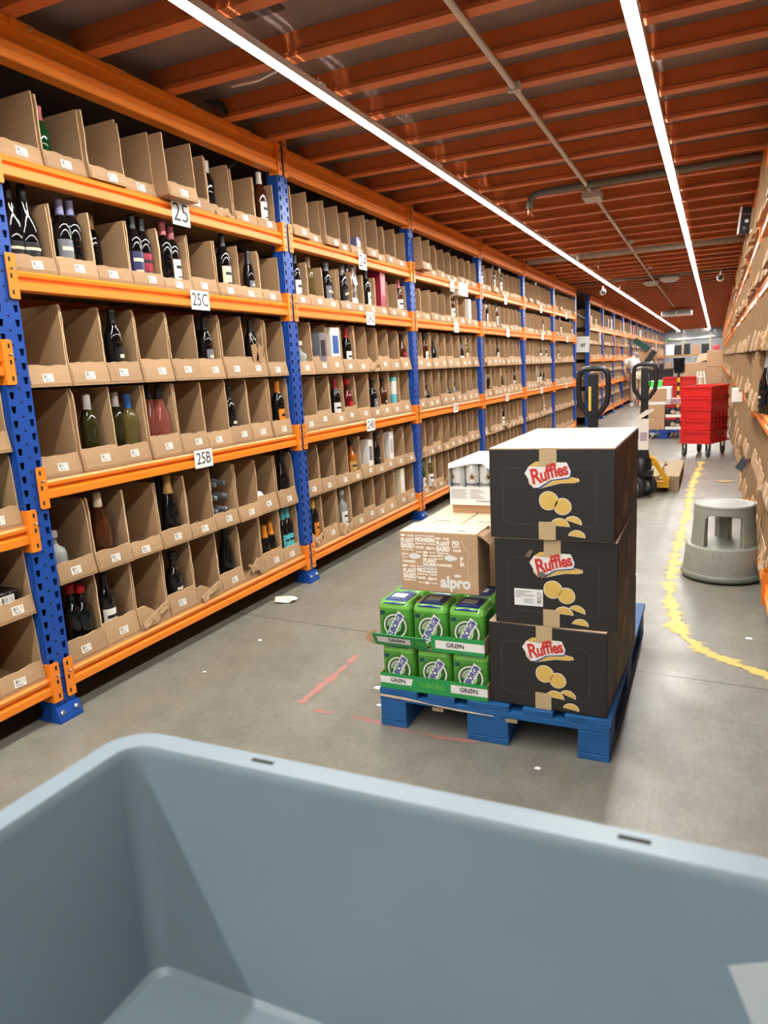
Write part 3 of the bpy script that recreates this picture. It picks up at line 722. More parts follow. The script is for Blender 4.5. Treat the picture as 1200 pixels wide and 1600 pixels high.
for (num, rn, c, nm, dx, dy, dz, m, al, dp, wd, cat, pr) in ITEMS:
    x, yc, z, W = BINS[(num, rn, c)]
    dep = max(dx, dy)/2+.012+max(0, dp-.10)
    yy = yc-W/2+min(W-dy/2-.008, max(dy/2+.008, al*W*.80+dep*yc/2.25))
    if nm == 'drink_tube':
        o = MB().lathe([(.026,0),(.027,.003),(.027,dz-.003),(.026,dz)], 18).build(nm, m, loc=(x-.045, yy, z+.006)); tag(o, wd+' '+where(num, rn, c), cat)
        MB().lathe([(.0278,.15),(.0278,.25)], 18, caps=False).build('printed_band', pr, o)
        continue
    zz = z+.006
    if 'laid' in wd: x, zz = x+.09, 1.674+.262
    gift_box(nm, x-(dep if 'laid' not in wd else .15), yy, zz, dx, dy, dz, m, wd+' '+where(num, rn, c), cat, pr)

# odd things lying in the bins
def bin_at(k): return BINS[k]
x, yc, z, W = bin_at((25,'A1',5))
n = 0
for (dy, dz) in ((-.045,.045),(.035,.045),(-.04,.115),(.04,.115),(-.04,.185),(.035,.185)):
    o = bottle('beer', 'black', 'grey', None, x-.28, yc+dy-.005, z+.055+dz-.015, ['dark bottle lying at the bottom near the upright side','dark bottle lying at the bottom further along','dark bottle lying mid stack near the upright side','dark bottle lying mid stack further along','dark bottle lying on top near the upright side','dark bottle lying on top further along'][n]+', sixth bin beneath sign 25B', group='stacked lying bottles')
    o.rotation_euler = (0, PI/2, 0); n += 1
x, yc, z, W = bin_at((25,'A1',7))
o = MB().lathe([(.001,-.035),(.025,-.03),(.038,-.01),(.038,.01),(.025,.03),(.001,.035)], 14).build('white_bundle', WHITE, loc=(x-.07, yc-.02, z+.085)); tag(o, 'round white bundle in eighth bin, upper row beneath sign 25B', 'bundle')
gift_box('drink_box', x-.07, yc-.02, z+.006, .07, .07, .045, PAINT['cream'], 'flat cream box under the white bundle, eighth bin beneath sign 25B', 'box')
x, yc, z, W = bin_at((25,'B1',7))
for k, (dy, dz, a, wd) in enumerate(((-.01,.135,.15,'first'),(.04,.13,-.35,'second'))):
    t = MB().box(0,.003,-.026,.026,-.05,.04,M=Matrix.Rotation(a,4,'X')).build('hang_tag', mat('kraft_tag', (150,116,80), .8), loc=(x-.012, yc+dy, z+dz)); tag(t, wd+' brown card tag hung on a bottle in eighth bin beneath sign 25C', 'tag')
    MB().tube([(0.001,0,.035),(-.03,-dy*.5,.10)], .0015, 5).build('string', PAINT['cream'], t)
x, yc, z, W = bin_at((24,'C',4))
pr = []
lp = []
for k in range(9):
    zz = .36*k/8; rr = .045*(1-.25*(k/8)) * (1+.12*math.sin(k*2.1))
    lp.append([(rr*(1+.18*math.sin(5*a+k))*math.cos(a), rr*(1+.18*math.sin(5*a+k))*math.sin(a), zz) for a in [2*PI*i/20 for i in range(20)]])
o = MB().loft(lp, sm=False).build('foil_parcel', mat('crumpled_foil', (190,192,194), .22, .9, bump=.6, bscale=40), loc=(x-.06, yc, z+.006)); tag(o, 'tall crumpled silver foil parcel in fifth bin, shelf under sign 24', 'parcel')

# the rack bay at the photo edge
zz26 = [(.184,.252,.07),(.442,.250,.07),(.774,.262,.075),(1.042,.258,.075)]
rwd = ['floor row','second row','third row','fourth row']
for ri, (z, h, lip) in enumerate(zz26):
    for ci, y in enumerate((1.575, 1.375)):
        put_bin(BINX, y, z, .196, h, lip, 'open', ri % 4, 'reddish brown cardboard bin %s the nearest blue upright, %s' % (('beside', 'one away from')[ci], rwd[ri]), 'cardboard bins by the nearest upright')
g = MB().box(-.035,.035,-.05,.05,0,.115).build('green_box', mat('box_green',(10,150,84),.4), loc=(BINX-.06, 1.625, .78), bevel=.003); tag(g, 'bright green box in a bin beside the nearest blue upright', 'box')
g = empty('wrapped_pack', (BINX-.10, 1.66, .449)); tag(g, 'black film wrapped pack with white label beside the nearest upright', 'pack')
MB().box(-.07,.07,-.085,.075,0,.10).build('film_wrap', mat('black_film',(22,22,24),.25,bump=.5,bscale=30), g, bevel=.01)
uvquad('barcode_label', LABELM, face((.0705,.02,.062),(0,1,0),(0,0,1)), .06,.045, g)

# the rest of the bins: far bays of both sides and the rack across the cross aisle
rows2 = [(.184,.262,.07),(.45,.245,.07),(.784,.235,.07),(1.02,.215,.07),(1.324,.27,.07),(1.596,.25,.07),(1.934,.34,.06)]
for b in range(12):
    y0 = US2[b]+.064; W = (PITCH-.128)/9
    for (z, h, lip) in rows2:
        for c in range(9):
            if rb.random() < .08: continue
            bin_shape(MASS, W-.004, h+rb.uniform(-.02,.01), .4, lip+rb.uniform(-.012,.012), rb, 'torn' if rb.random() < .08 else 'open', Matrix.Translation((BINX+rb.uniform(-.01,.015), y0+W*c, z)))
RB = {}
near = {'T': 5.15, 'C': 4.75, 'B1': 4.45, 'B0': 4.25, 'A1': 3.75, 'A0': 3.72}
cnt = {k: 0 for k in near}; want = {'T': 3, 'C': 3, 'B1': 4, 'B0': 4, 'A1': 4, 'A0': 4}
rname = {'T': 'top shelf', 'C': 'row below the top shelf', 'B1': 'third row down', 'B0': 'fourth row down', 'A1': 'fifth row down', 'A0': 'floor row'}
FLIP = Matrix.Rotation(PI, 4, 'Z')
for b in range(1, 6):
    y0 = US[b]+.064; W = (PITCH-.128)/9
    for (rn, z, h, lip) in ROWS:
        for c in range(9):
            if b == 1 and rn == 'B0' and c < 4: continue
            pj = rb.uniform(.022, .045) if rb.random() < .75 else rb.uniform(.045, .075)
            if b == 1 and rn in ('A0', 'A1'): pj = min(pj, .014)
            y = y0+W*c; fx = RXF+.012-pj; hv = h+rb.uniform(-.02,.012)+(.12 if rn == 'T' and rb.random() < .3 else 0)
            st = 'torn' if rb.random() < .10 else ('low' if rn in 'CT' else 'open')
            RB[(b, rn, c)] = (fx, y+W/2, z)
            if y+W > near[rn] and cnt[rn] < want[rn]:
                put_bin(fx, y+W-.002, z, round(W-.004,3), round(hv*100)/100, round(lip*100)/100, st, rb.randrange(4),
                        'edge-on cardboard bin behind the step stool, %s from photo edge, %s' % (ORD[cnt[rn]], rname[rn]), 'bins of the step stool side rack', flip=True)
                cnt[rn] += 1
            else:
                bin_shape(MASS, W-.004, hv, .4, lip*rb.uniform(.8,1.4), rb, st, Matrix.Translation((fx, y+W-.002, z)) @ FLIP)
for b in range(11):
    y0 = 14.2+PITCH*b+.064; W = (PITCH-.128)/9
    for (rn, z, h, lip) in ROWS:
        for c in range(9):
            bin_shape(MASS, W-.004, h+rb.uniform(-.03,.02), .4, lip*rb.uniform(.8,1.4), rb, 'torn' if rb.random() < .08 else 'open', Matrix.Translation((RXF+.012-rb.uniform(0,.04), y0+W*(c+1), z)) @ FLIP)
tag(MASS.build('cardboard_bins', [CARD, CARDE], recalc=True), 'countless small brown cardboard bins filling the distant rack bays', 'cardboard bins', kind='stuff')
# coloured goods on the far rack
rg = random.Random(5); pal = ['white','blue','red','cream','pink','teal','grey','navy','gold','orange']
fw = {'T': 'top', 'M': 'middle'}
for k in range(26):
    y = 15.0+k*.62; row = (1.934, 1.934, 1.60, 1.324)[k % 4]
    c = pal[rg.randrange(len(pal))]; dz = rg.uniform(.16,.30); 
    gift_box('goods_box', FX-.035, y, row+.006+.0, .06, rg.uniform(.07,.12), dz, PAINT[c], '%s goods box %s along the rack past the 07 sheet' % (c, ['first','second','third','fourth','fifth','sixth','seventh','eighth','ninth','tenth','eleventh','twelfth','thirteenth','fourteenth','fifteenth','sixteenth','seventeenth','eighteenth','nineteenth','twentieth','twenty-first','twenty-second','twenty-third','twenty-fourth','twenty-fifth','twenty-sixth'][k]), 'box')
# things in the rack on the other side
bottle('sparkling', 'black', 'silver', 'black', .262, 4.43, .926, 'silver topped sparkling bottle in the bins behind the step stool', sc=1.08, rz=PI)
o = MB().box(-.05,.05,-.07,.07,0,.13).build('white_carton', WHITE, loc=(.20, 7.8, .80-.0), bevel=.003); tag(o, 'white carton jutting from the bins behind the grey step stool', 'box')
o = MB().box(-.03,.03,-.002,.002,-.06,.06,M=Matrix.Rotation(.6,4,'Y')).build('grey_card', mat('slate_card',(70,78,88),.6), loc=(.215, 6.1, .43)); tag(o, 'slate grey card sticking out low from the bins by the step stool', 'card')
o = empty('poster_board', (.152, 7.0, 2.335), .0); tag(o, 'black board with a white dot jutting out near the ceiling', 'board')
BT = Matrix.Rotation(.10,4,'Y')
MB().box(-.012,.07,-.01,.01,-.105,.105,M=BT).build('board', BLACKP, o)
MB().lathe([(.015,0),(.015,.001)], 14, M=BT @ Matrix.Translation((.042,-.0105,-.005)) @ Matrix.Rotation(PI/2,4,'X'), sm=False).build('white_dot', WHITE, o)
MB().box(-.020,-.004,-.012,.012,-.107,.107,M=BT).build('white_edge', WHITE, o)
MB().box(.0,.07,-.0112,-.0102,.046,.053,M=BT).build('pale_line', PAINT['grey'], o)
MB().prism([(.012,-.05),(.03,-.08),(.05,-.06),(.03,-.045)], 'y', -.0112, -.0102, M=BT).build('pale_mark', PAINT['grey'], o)

# ------------------------------------------------------------------ loaded pallet in the aisle
def pallet(label, x0, y0, w_, l_, m, mrough):
    r = empty('pallet', (x0, y0, 0)); tag(r, label, 'pallet', 'pallets in the aisle')
    bw = [(0, .145), (.1825, .100), (.3275, .145), (.5175, .100), (.655, .145)]
    for (a, b) in bw: MB().box(a, a+b, 0, l_, .122, .144).build('deck_board', m, r, bevel=.002)
    for y in (0, l_/2-.0725, l_-.145): MB().box(0, w_, y, y+.145, .100, .1215).build('cross_board', m, r, bevel=.002)
    for y, dy in ((0, .145), (l_/2-.0725, .145), (l_-.145, .145)):
        for (xa, dx) in ((0, .10), (w_/2-.0725, .145), (w_-.10, .10)): MB().box(xa+.001, xa+dx-.001, y+.001, y+dy-.001, .022, .0995).build('block', m, r, bevel=.003)
    for (xa, dx) in ((0, .10), (w_/2-.0725, .145), (w_-.10, .10)): MB().box(xa, xa+dx, 0, l_, 0, .0215).build('bottom_board', m, r, bevel=.002)
    return r
BLUEP = mat('pallet_blue_paint', (24, 92, 152), .6, var=.28, vscale=11, bump=.3, bscale=30, stretch=(1,1,3))
WOOD = mat('raw_pallet_wood', (158, 140, 110), .8, var=.25, vscale=9, bump=.3, bscale=25, stretch=(6,1,1))
pl = pallet('blue wooden pallet carrying the black snack cartons and beer trays', -1.06, 2.165, .795, 1.20, BLUEP, None)
sp = MB().prism([(.004,.121),(.10,.119),(.20,.108),(.33,.104),(.42,.1005),(.30,.1005),(.16,.110),(.05,.113),(.004,.115)], 'y', -.004, .004).build('splintered_edge', mat('bare_splinter', (214, 190, 160), .9, var=.3, vscale=40), pl, label='pale splintered edge')
st_ = MB().box(.46, .50, -.0, .02, .086, .099).box(.20, .24, .0, .02, .086, .099).build('wood_chip', WOOD, pl)

# black snack cartons
BLK = mat('printed_black_card', (40, 36, 34), .55, var=.08, vscale=5)
TAPE = mat('packing_tape', (196, 170, 130), .35, var=.05, vscale=30)
RRED = mat('print_red', (206, 54, 50), .5); RBLUE = mat('print_blue', (40, 66, 140), .5); RYEL = mat('print_chip_yellow', (224, 186, 96), .55, var=.08, vscale=40); RWHT = mat('print_white', (236, 232, 226), .5)
DASH = mat('perforation_grey', (96, 92, 88), .7); SIDEP = mat('print_chip_yellow_shaded', (150, 92, 58), .6, var=.1, vscale=30)  # side chips: the same yellow print, darkened for the shaded side
W_, D_, H_ = .380, .68, .284
def disc(cx, cy, r, n=22, sq=1.0, a0=0, a1=2*PI, rot=0):
    out = []
    for k in range(n):
        a = a0+(a1-a0)*k/(n if abs(a1-a0-2*PI) < 1e-6 else n-1)
        px, py = r*math.cos(a)*(1+.03*math.sin(3*a+cx*40)), r*sq*math.sin(a)
        out.append((cx+px*math.cos(rot)-py*math.sin(rot), cy+px*math.sin(rot)+py*math.cos(rot)))
    return out
def flat(m, poly, z, mi, M, th=.0003):
    m.prism(poly, 'z', z, z+th, mi, M)
def grow(poly, d):
    cx = sum(p[0] for p in poly)/len(poly); cy = sum(p[1] for p in poly)/len(poly)
    return [(cx+(x-cx)*(1+d/math.hypot(x-cx, y-cy)), cy+(y-cy)*(1+d/math.hypot(x-cx, y-cy))) for x, y in poly]
def snack_carton(label, x, y, z, rz=0, ripped=False, label_sheet=False):
    o = MB().box(0, W_, 0, D_, 0, H_-.003).build('snack_carton', BLK, loc=(x, y, z), rot=(0, 0, rz), bevel=.003); tag(o, label, 'carton', 'black snack cartons')
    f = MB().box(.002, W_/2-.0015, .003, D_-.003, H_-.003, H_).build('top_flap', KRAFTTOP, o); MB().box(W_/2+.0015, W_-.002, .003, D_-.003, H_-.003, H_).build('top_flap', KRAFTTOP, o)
    F = face((0, -.0002, 0), (1,0,0), (0,0,1))
    m = MB()
    # chips falling down the face
    sw = [(.33,.69),(.335,.62),(.37,.575),(.42,.565),(.50,.60),(.58,.625),(.68,.628),(.725,.645),(.72,.675),(.66,.69),(.55,.70),(.45,.74),(.36,.76)]
    P = lambda q: [(a*W_, b*H_) for a, b in q]
    blobs = [P(sw), disc(.487*W_, .432*H_, .0275, sq=1.0), disc(.598*W_, .372*H_, .0245), disc(.575*W_, .155*H_, .028, 14, .85, .05, PI-.05, -.05), disc(.685*W_, .20*H_, .024, 14, .75, .1, PI, -.35), disc(.71*W_, .045*H_, .024, 14, .8, 0, PI-.1, -.08)]
    for b in blobs: flat(m, grow(b, .0022), .0002, 1, F); flat(m, b, .0007, 0, F)
    m.build('printed_chips', [RYEL, RWHT], o)
    # logo: red slanted letters with white and blue edges
    m = MB(); a = .21; L = face((.485*W_, -.0012, .725*H_), (math.cos(a), 0, math.sin(a)), (-math.sin(a), 0, math.cos(a)))
    pts = [(-.068,.016),(-.050,.034),(-.022,.026),(-.012,.040),(.010,.040),(.018,.030),(.060,.022),(.066,-.006),(.058,-.022),(.004,-.018),(-.036,-.034),(-.050,-.032)]
    flat(m, [(p[0]+.0035, p[1]-.0055) for p in pts], -.0002, 2, L); flat(m, grow(pts, .002), .0003, 1, L); flat(m, [(-.05,.036),(-.03,.044),(-.012,.042),(-.016,.030),(-.04,.030)], .0004, 3, L)
    x_ = -.053
    for ch, sz_, adv, dz_ in (('R',.066,.034,-.002),('u',.054,.0215,-.002),('f',.060,.0135,.003),('f',.060,.0145,.005),('l',.058,.0115,.005),('e',.052,.020,.002),('s',.052,.019,.003)):
        m.text(ch, sz_, Matrix(L) @ Matrix.Translation((x_+adv*.42, dz_, .0013)) , 0, bold=.0017, squash=.80)
        x_ += adv*.86
    m.build('logo_print', [RRED, RWHT, RBLUE, RYEL], o, label='red lettered logo on a white and blue plate')
    # perforation line
    m = MB(); path = [(.11,.20),(.11,.74),(.14,.785),(.80,.785),(.86,.72),(.86,.20),(.82,.155),(.16,.165),(.11,.20)]
    for (p, q) in zip(path, path[1:]):
        n = max(2, int(math.hypot((q[0]-p[0])*W_, (q[1]-p[1])*H_)/.006)); 
        for k in range(n):
            t0, t1 = k/n, (k+.6)/n
            x0, y0, x1, y1 = (p[0]+(q[0]-p[0])*t0)*W_, (p[1]+(q[1]-p[1])*t0)*H_, (p[0]+(q[0]-p[0])*t1)*W_, (p[1]+(q[1]-p[1])*t1)*H_
            d = Vector((x1-x0, y1-y0)).normalized()*.0005; nn = Vector((-d.y, d.x))
            flat(m, [(x0-nn.x,y0-nn.y),(x1-nn.x,y1-nn.y),(x1+nn.x,y1+nn.y),(x0+nn.x,y0+nn.y)], .0001, 0, F)
    m.build('perforation', DASH, o)
    # tape at the seam, top and bottom
    tw = .026
    t = MB().box(.485*W_-tw, .485*W_+tw, -.0024, -.0018, .80*H_, H_).box(.485*W_-tw, .485*W_+tw, -.0024, .18, H_, H_+.0008); t.build('tape', TAPE, o)
    MB().box(.475*W_-tw, .475*W_+tw, -.0024, -.0018, 0, .20*H_).build('tape', TAPE, o)
    # prints on the side that faces the other rack
    SD = face((W_+.0002, 0, 0), (0,1,0), (0,0,1))
    for (cy, cz, r_, a_) in ((.36,.66,.05,1.3),(.55,.30,.04,1.2),(.07,.17,.035,1.2)): m = MB(); flat(m, disc(cy, cz*H_, r_, 14, .6, rot=a_), .0001, 0, SD); m.build('side_chip_print', SIDEP, o)
    m = MB(); flat(m, [(.20,.10*H_),(.34,.14*H_),(.34,.42*H_),(.20,.36*H_)], .0001, 0, SD); m.build('side_label', mat('side_label', (120, 100, 80), .6), o)
    if label_sheet:
        s = MB().box(.165*W_, .405*W_, -.0008, -.0002, .225*H_, .42*H_).build('address_label', WHITE, o)
        q = uvquad('barcode', LABELM, face((.375*W_, -.0009, .32*H_), (0,0,1), (-1,0,0)), .045, .016, s, .0002)
        m = MB()
        for k, ww in enumerate((.05,.032,.06,.02)): m.box(.175*W_, .175*W_+ww, -.0011, -.0009, (.385-.022*k)*H_, (.392-.022*k)*H_)
        for k in range(3): m.box(.245*W_, .245*W_+.03, -.0011, -.0009, (.30-.02*k)*H_, (.306-.02*k)*H_)
        m.build('small_print', mat('print_grey', (90,90,92), .6), s)
    if ripped:
        MB().prism([(.26,.80),(.30,.875),(.33,.865),(.30,.79)], 'y', -.006, -.001, M=Matrix.Diagonal((W_,1,H_,1))).prism([(.36,.60),(.40,.56),(.44,.60),(.40,.64)], 'y', -.008, -.003, M=Matrix.Diagonal((W_,1,H_,1))).build('torn_patch', mat('torn_grey_card', (120,104,88), .9), o)
    return o
snack_carton('black snack carton at the bottom of the stack, touching the blue pallet', -.656, 2.186, .1455, -.030)
snack_carton('middle black snack carton of the stack with a white address label', -.628, 2.178, .4315, .014, True, True)
snack_carton('topmost black snack carton of the stack with its pale top flaps exposed', -.637, 2.170, .7175, .0)

# green beer trays
GREEN = mat('beer_green_film', (84, 160, 58), .22, var=.18, vscale=9, coat=.5); DGREEN = mat('print_dark_green', (40, 96, 28), .4); LGREEN = mat('print_light_green', (110, 190, 70), .4)
TRAYG = mat('tray_green_print', (38, 150, 76), .5); NAVY = mat('card_navy', (36, 54, 128), .45)
def pack_mesh():
    n = 48; hw, hd = .0635, .0650
    def loop(sc, z):
        out = []
        for k in range(n):
            a = 2*PI*k/n; c, s_ = math.cos(a), math.sin(a); e = .32
            x = hw*math.copysign(abs(c)**e, c); y = hd*math.copysign(abs(s_)**e, s_)
            y -= math.copysign(.004*math.exp(-(x/.012)**2), y)*(1 if abs(s_) > .5 else 0)
            x -= math.copysign(.004*math.exp(-(y/.012)**2), x)*(1 if abs(c) > .5 else 0)
            out.append((x*sc, y*sc, z))
        return out
    return MB().loft([loop(.86,0),loop(.96,.006),loop(1,.016),loop(1,.132),loop(.97,.145),loop(.90,.153),loop(.86,.156)], mis=[0,0,0,1,1,1]).mesh('can_pack', [GREEN, mat('beer_green_film_lit_shoulder', (124, 194, 84), .22, coat=.5)])  # upper loops in a lighter green: the shoulder's shading painted into the film
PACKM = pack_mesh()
def ring(m, r0, r1, z, mi, M, n=36):
    vs = []; fs = []
    for k in range(n):
        a = 2*PI*k/n
        vs += [M @ Vector((r0*math.cos(a), r0*math.sin(a), z)), M @ Vector((r1*math.cos(a), r1*math.sin(a), z))]
    for k in range(n):
        j = (k+1) % n; fs.append((2*k, 2*j, 2*j+1, 2*k+1))
    m.add(vs, fs, mi)
def emblem():
    m = MB(); F = face((.004, -.0655, .070), (1,0,0), (0,0,1))
    ring(m, .0465, .0480, .0000, 2, F); ring(m, .0505, .0515, .0000, 2, F); ring(m, .0540, .0547, .0000, 2, F); ring(m, .0385, .0435, .0001, 0, F); ring(m, .0225, .0385, .0002, 2, F); ring(m, .0205, .0225, .0003, 0, F); ring(m, .001, .0205, .0003, 3, F)
    def arc(txt, r, a0, step, flip=False):
        for k, ch in enumerate(txt):
            a = a0-step*k
            m.text(ch, .0095, F @ Matrix.Rotation(a-PI/2, 4, 'Z') @ Matrix.Translation((0, r, .0005)), 0, bold=.0002)
    arc('COPENHAGEN', .0255+.0025, PI*.98, .20)
    a = 1.08; B = F @ Matrix.Rotation(a, 4, 'Z')
    flat(m, [(-.057,-.0150),(.052,-.0150),(.057,.0150),(-.052,.0150)], .0008, 0, B); 
    m.text('TUBORG', .0275, B @ Matrix.Translation((-.005,0,.0014)), 1, bold=.0010, squash=.80, shear=.12)
    flat(m, [(.041,-.011),(.051,-.010),(.047,-.006),(.053,0),(.047,.004),(.050,.010),(.041,.011)], .0013, 1, B)
    flat(m, [(-.055,.038),(-.037,.041),(-.037,.054),(-.055,.051)], .0002, 4, F)
    return m.mesh('emblem_print', [RWHT, RBLUE, DGREEN, LGREEN, mat('print_teal', (20,70,84), .4)], recalc=False)
EMB = emblem()
def topcard():
    m = MB(); m.box(-.040, .042, -.045, .045, .1562, .1585); m.prism([(-.045,.1585),(-.062,.150),(-.062,.148),(-.045,.1562)], 'x', -.040, .042)
    m.box(-.030, .020, -.012, .030, .1585, .1590, 1)
    m.text('TUBORG', .016, face((.0, -.028, .1590), (-1,0,0), (0,-1,0)), 2, bold=.0003)
    return m.mesh('carry_card', [NAVY, RWHT, mat('print_pale_blue', (120,160,200), .5)])
TOPM = topcard()
def can_pack(label, x, y, z, printed=True, rz=0):
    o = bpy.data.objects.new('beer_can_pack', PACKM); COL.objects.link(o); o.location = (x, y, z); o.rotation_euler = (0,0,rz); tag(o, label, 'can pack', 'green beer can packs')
    if printed: link('emblem_print', EMB, o)
    link('carry_card', TOPM, o)
    return o
def tray(label, x0, x1, y0, y1, z, broken=False):
    o = empty('drink_tray', (x0, y0, z)); tag(o, label, 'tray', 'green cardboard beer trays'); w_ = x1-x0; d = y1-y0; h = .057; t = .003
    b = MB().box(0, w_, 0, d, 0, t); b.box(0, w_, d-t, d, 0, h); b.box(w_-t, w_, 0, d, 0, h)
    if not broken: b.box(0, t, 0, d, 0, h)
    else: b.box(0, t, .09, d, 0, h)
    b.build('tray_body', [KRAFT], o)
    def panel(a, bq, M=None, tt=True):
        p = MB().box(a, bq, -t, 0, 0, h, 0, M)
        F = face((0, -t-.0002, 0), (1,0,0), (0,0,1)); F = M @ F if M is not None else F
        return p, F
    if not broken:
        p, F = panel(0, w_); c = p.build('front_panel', TRAYG, o)
        m = MB(); flat(m, [(.0,.020),(.118,.020),(.125,.045),(.0,.045)], 0, 0, F); flat(m, [(w_-.13,.016),(w_,.016),(w_,.045),(w_-.13,.045)], 0, 0, F)
        m.text('GRØN', .020, F @ Matrix.Translation((.068,.0325,.0006)), 1, bold=.0004); m.text('GRØN', .022, F @ Matrix.Translation((w_-.066,.031,.0006)), 1, bold=.0004)
        m.text('TUBORG', .024, F @ Matrix.Translation((w_*.5-.004,.029,.0003)), 2, space=1.05); m.build('lettering', [RWHT, INK, LGREEN], c)
    else:
        p, F = panel(w_*.52, w_); c = p.build('front_panel', TRAYG, o)
        m = MB(); flat(m, [(w_*.56,.013),(w_,.013),(w_,.042),(w_*.56,.042)], 0, 0, F); m.text('GRØN', .022, F @ Matrix.Translation((w_*.74,.0275,.0006)), 1, bold=.0004); m.build('lettering', [RWHT, INK], c)
        M2 = Matrix.Translation((0, 0, .004)) @ Matrix.Rotation(-.03, 4, 'Z') @ Matrix.Rotation(.50, 4, 'X')
        p, F = panel(-.005, w_*.50, M2); c = p.build('torn_panel', TRAYG, o, label='torn green front panel folded outwards')
        m = MB(); flat(m, [(.01,.016),(.135,.016),(.14,.044),(.01,.044)], 0, 0, F); m.text('GRØN', .022, F @ Matrix.Translation((.085,.030,.0006)), 1, bold=.0004); m.text('TUBORG', .024, F @ Matrix.Translation((.19,.029,.0003)), 2, space=.9, squash=.7); m.build('lettering', [RWHT, INK, LGREEN], c)
        MB().prism([(0,.0),(.0,.058),(-.03,.05),(-.042,.025),(-.02,.005)], 'y', .0, .004, M=Matrix.Rotation(.5,4,'Z')).build('corner_flap', KRAFT, o, label='bare kraft corner flap')
    return o
tray('green beer tray lying directly on the blue pallet', -1.055, -.660, 2.172, 2.445, .1455)
tray('torn upper green beer tray under the printed oat drink carton', -1.062, -.667, 2.172, 2.445, .305, True)
pn = ['outermost', 'middle', 'innermost']
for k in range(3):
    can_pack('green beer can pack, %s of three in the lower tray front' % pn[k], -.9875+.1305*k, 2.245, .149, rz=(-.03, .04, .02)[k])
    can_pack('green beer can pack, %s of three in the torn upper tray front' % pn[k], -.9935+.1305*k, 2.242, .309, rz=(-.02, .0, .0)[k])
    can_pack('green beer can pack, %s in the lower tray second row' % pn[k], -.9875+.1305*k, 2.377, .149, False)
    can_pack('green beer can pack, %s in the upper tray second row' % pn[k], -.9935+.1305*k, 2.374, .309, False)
for zz, nm in ((.1455, 'lower'), (.305, 'upper')):
    tray('rear %s green beer tray beneath the brown cartons' % nm, -1.055, -.660, 2.455, 2.99, zz)
    for k in range(3):
        for j in range(4): 
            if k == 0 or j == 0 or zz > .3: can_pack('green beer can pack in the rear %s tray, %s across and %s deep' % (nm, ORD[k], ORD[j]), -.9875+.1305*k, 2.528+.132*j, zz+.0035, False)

# printed oat drink carton
ac = MB().box(0, .275, 0, .137, 0, .205).build('printed_carton', KRAFT, loc=(-.958, 2.176, .470+.0475-.0025+.001), rot=(0,0,0), bevel=.002)
tag(ac, 'kraft carton printed all over in white, standing on the green beer packs', 'carton')
m = MB(); F = face((0, -.0003, 0), (1,0,0), (0,0,1))
def T(t, s_, x, z, b=.0, f=None, al='LEFT'): m.text(t, s_, F @ Matrix.Translation((x, z, 0)), 0, bold=b, fit=f, squash=.8, align=al)
def leaf(cx, cz, a, b, mi=1):
    flat(m, [(cx+a*math.cos(t)*(1 if math.cos(t) < 0 else 1.15), cz+b*math.sin(t)*(1-.35*max(0, math.cos(t)))) for t in [2*PI*k/16 for k in range(16)]], 0, mi, F)
def block(x, z):
    leaf(x+.008, z+.006, .010, .004, 0); T('OUR', .009, x+.024, z+.005, .0005, .024)
    T('PLANT', .0215, x, z-.012, .0012, .048); T('BASED', .0215, x, z-.030, .0012, .048); T('VEGETAL', .0068, x+.001, z-.044, .0003, .046)
def pion(x, z):
    T('PLANT-BASED', .0066, x, z+.006, .0003, .070); T('PIONEERS', .0190, x, z-.008, .0011, .071); T('SINCE 1980', .0068, x, z-.021, .0003, .070)
    T('OUR', .0115, x, z-.034, .0006, .031); T('alpro', .0155, x+.037, z-.034, .0006, .033); leaf(x+.035, z-.050, .009, .0045, 0); T('GOOD', .006, x+.002, z-.050, .0002, .022); T('FOOD', .006, x+.05, z-.050, .0002, .020)
block(.005, .186); pion(.057, .186); block(.131, .180)
T('PIO', .0190, .188, .172, .0011, .024); T('SINC', .0068, .188, .160, .0003, .026); T('OUR', .0115, .190, .147, .0006, .030)
T('alpro', .011, .005, .128, .0004, .024); T('PLANT', .0075, .005, .116, .0002, .022); leaf(.052, .121, .021, .0105); block(.083, .119); T('TUMMINESS', .0105, .006, .101, .0006, .048)
T('alpro', .011, .133, .128, .0004, .024); T('PLANT', .0075, .133, .116, .0002, .022); leaf(.180, .121, .021, .0105); T('TUMMINESS', .0105, .133, .094, .0006, .052); T('P', .0215, .214, .118, .0011, .010); T('BA', .0185, .214, .102, .0011, .014)
block(.008, .080); pion(.060, .080)
m.text('alpro', .054, F @ Matrix.Translation((.195, .036, 0)), 1, bold=.0022, squash=.92); leaf(.203, .061, .012, .005)
pts = [(.205,.196),(.222,.180),(.233,.152),(.243,.146),(.247,.132),(.240,.118),(.238,.09),(.242,.06),(.252,.044),(.268,.038)]
for p, q in zip(pts, pts[1:]):
    n = max(1, int(math.hypot(q[0]-p[0], q[1]-p[1])/.005))
    for k in range(n): flat(m, disc(p[0]+(q[0]-p[0])*k/n, p[1]+(q[1]-p[1])*k/n, .0011, 6), 0, 0, F)
m.build('white_print', [mat('print_offwhite', (250, 243, 230), .6), mat('print_grey_white', (232, 232, 226), .6)], ac, recalc=False)
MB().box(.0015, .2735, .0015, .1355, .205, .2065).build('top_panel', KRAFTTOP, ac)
MB().prism([(0,0),(.02,-.006),(.046,-.030),(.044,-.034),(.016,-.012),(0,-.004)], 'y', .004, .10, M=Matrix.Translation((.274,0,.204))).build('side_flap', KRAFT, ac)
MB().box(.196,.225,.030,.038,.2065,.2071,M=Matrix.Rotation(.0,4,'Z')).box(.010,.016,.05,.06,.2065,.2071).build('slot', INK, ac)
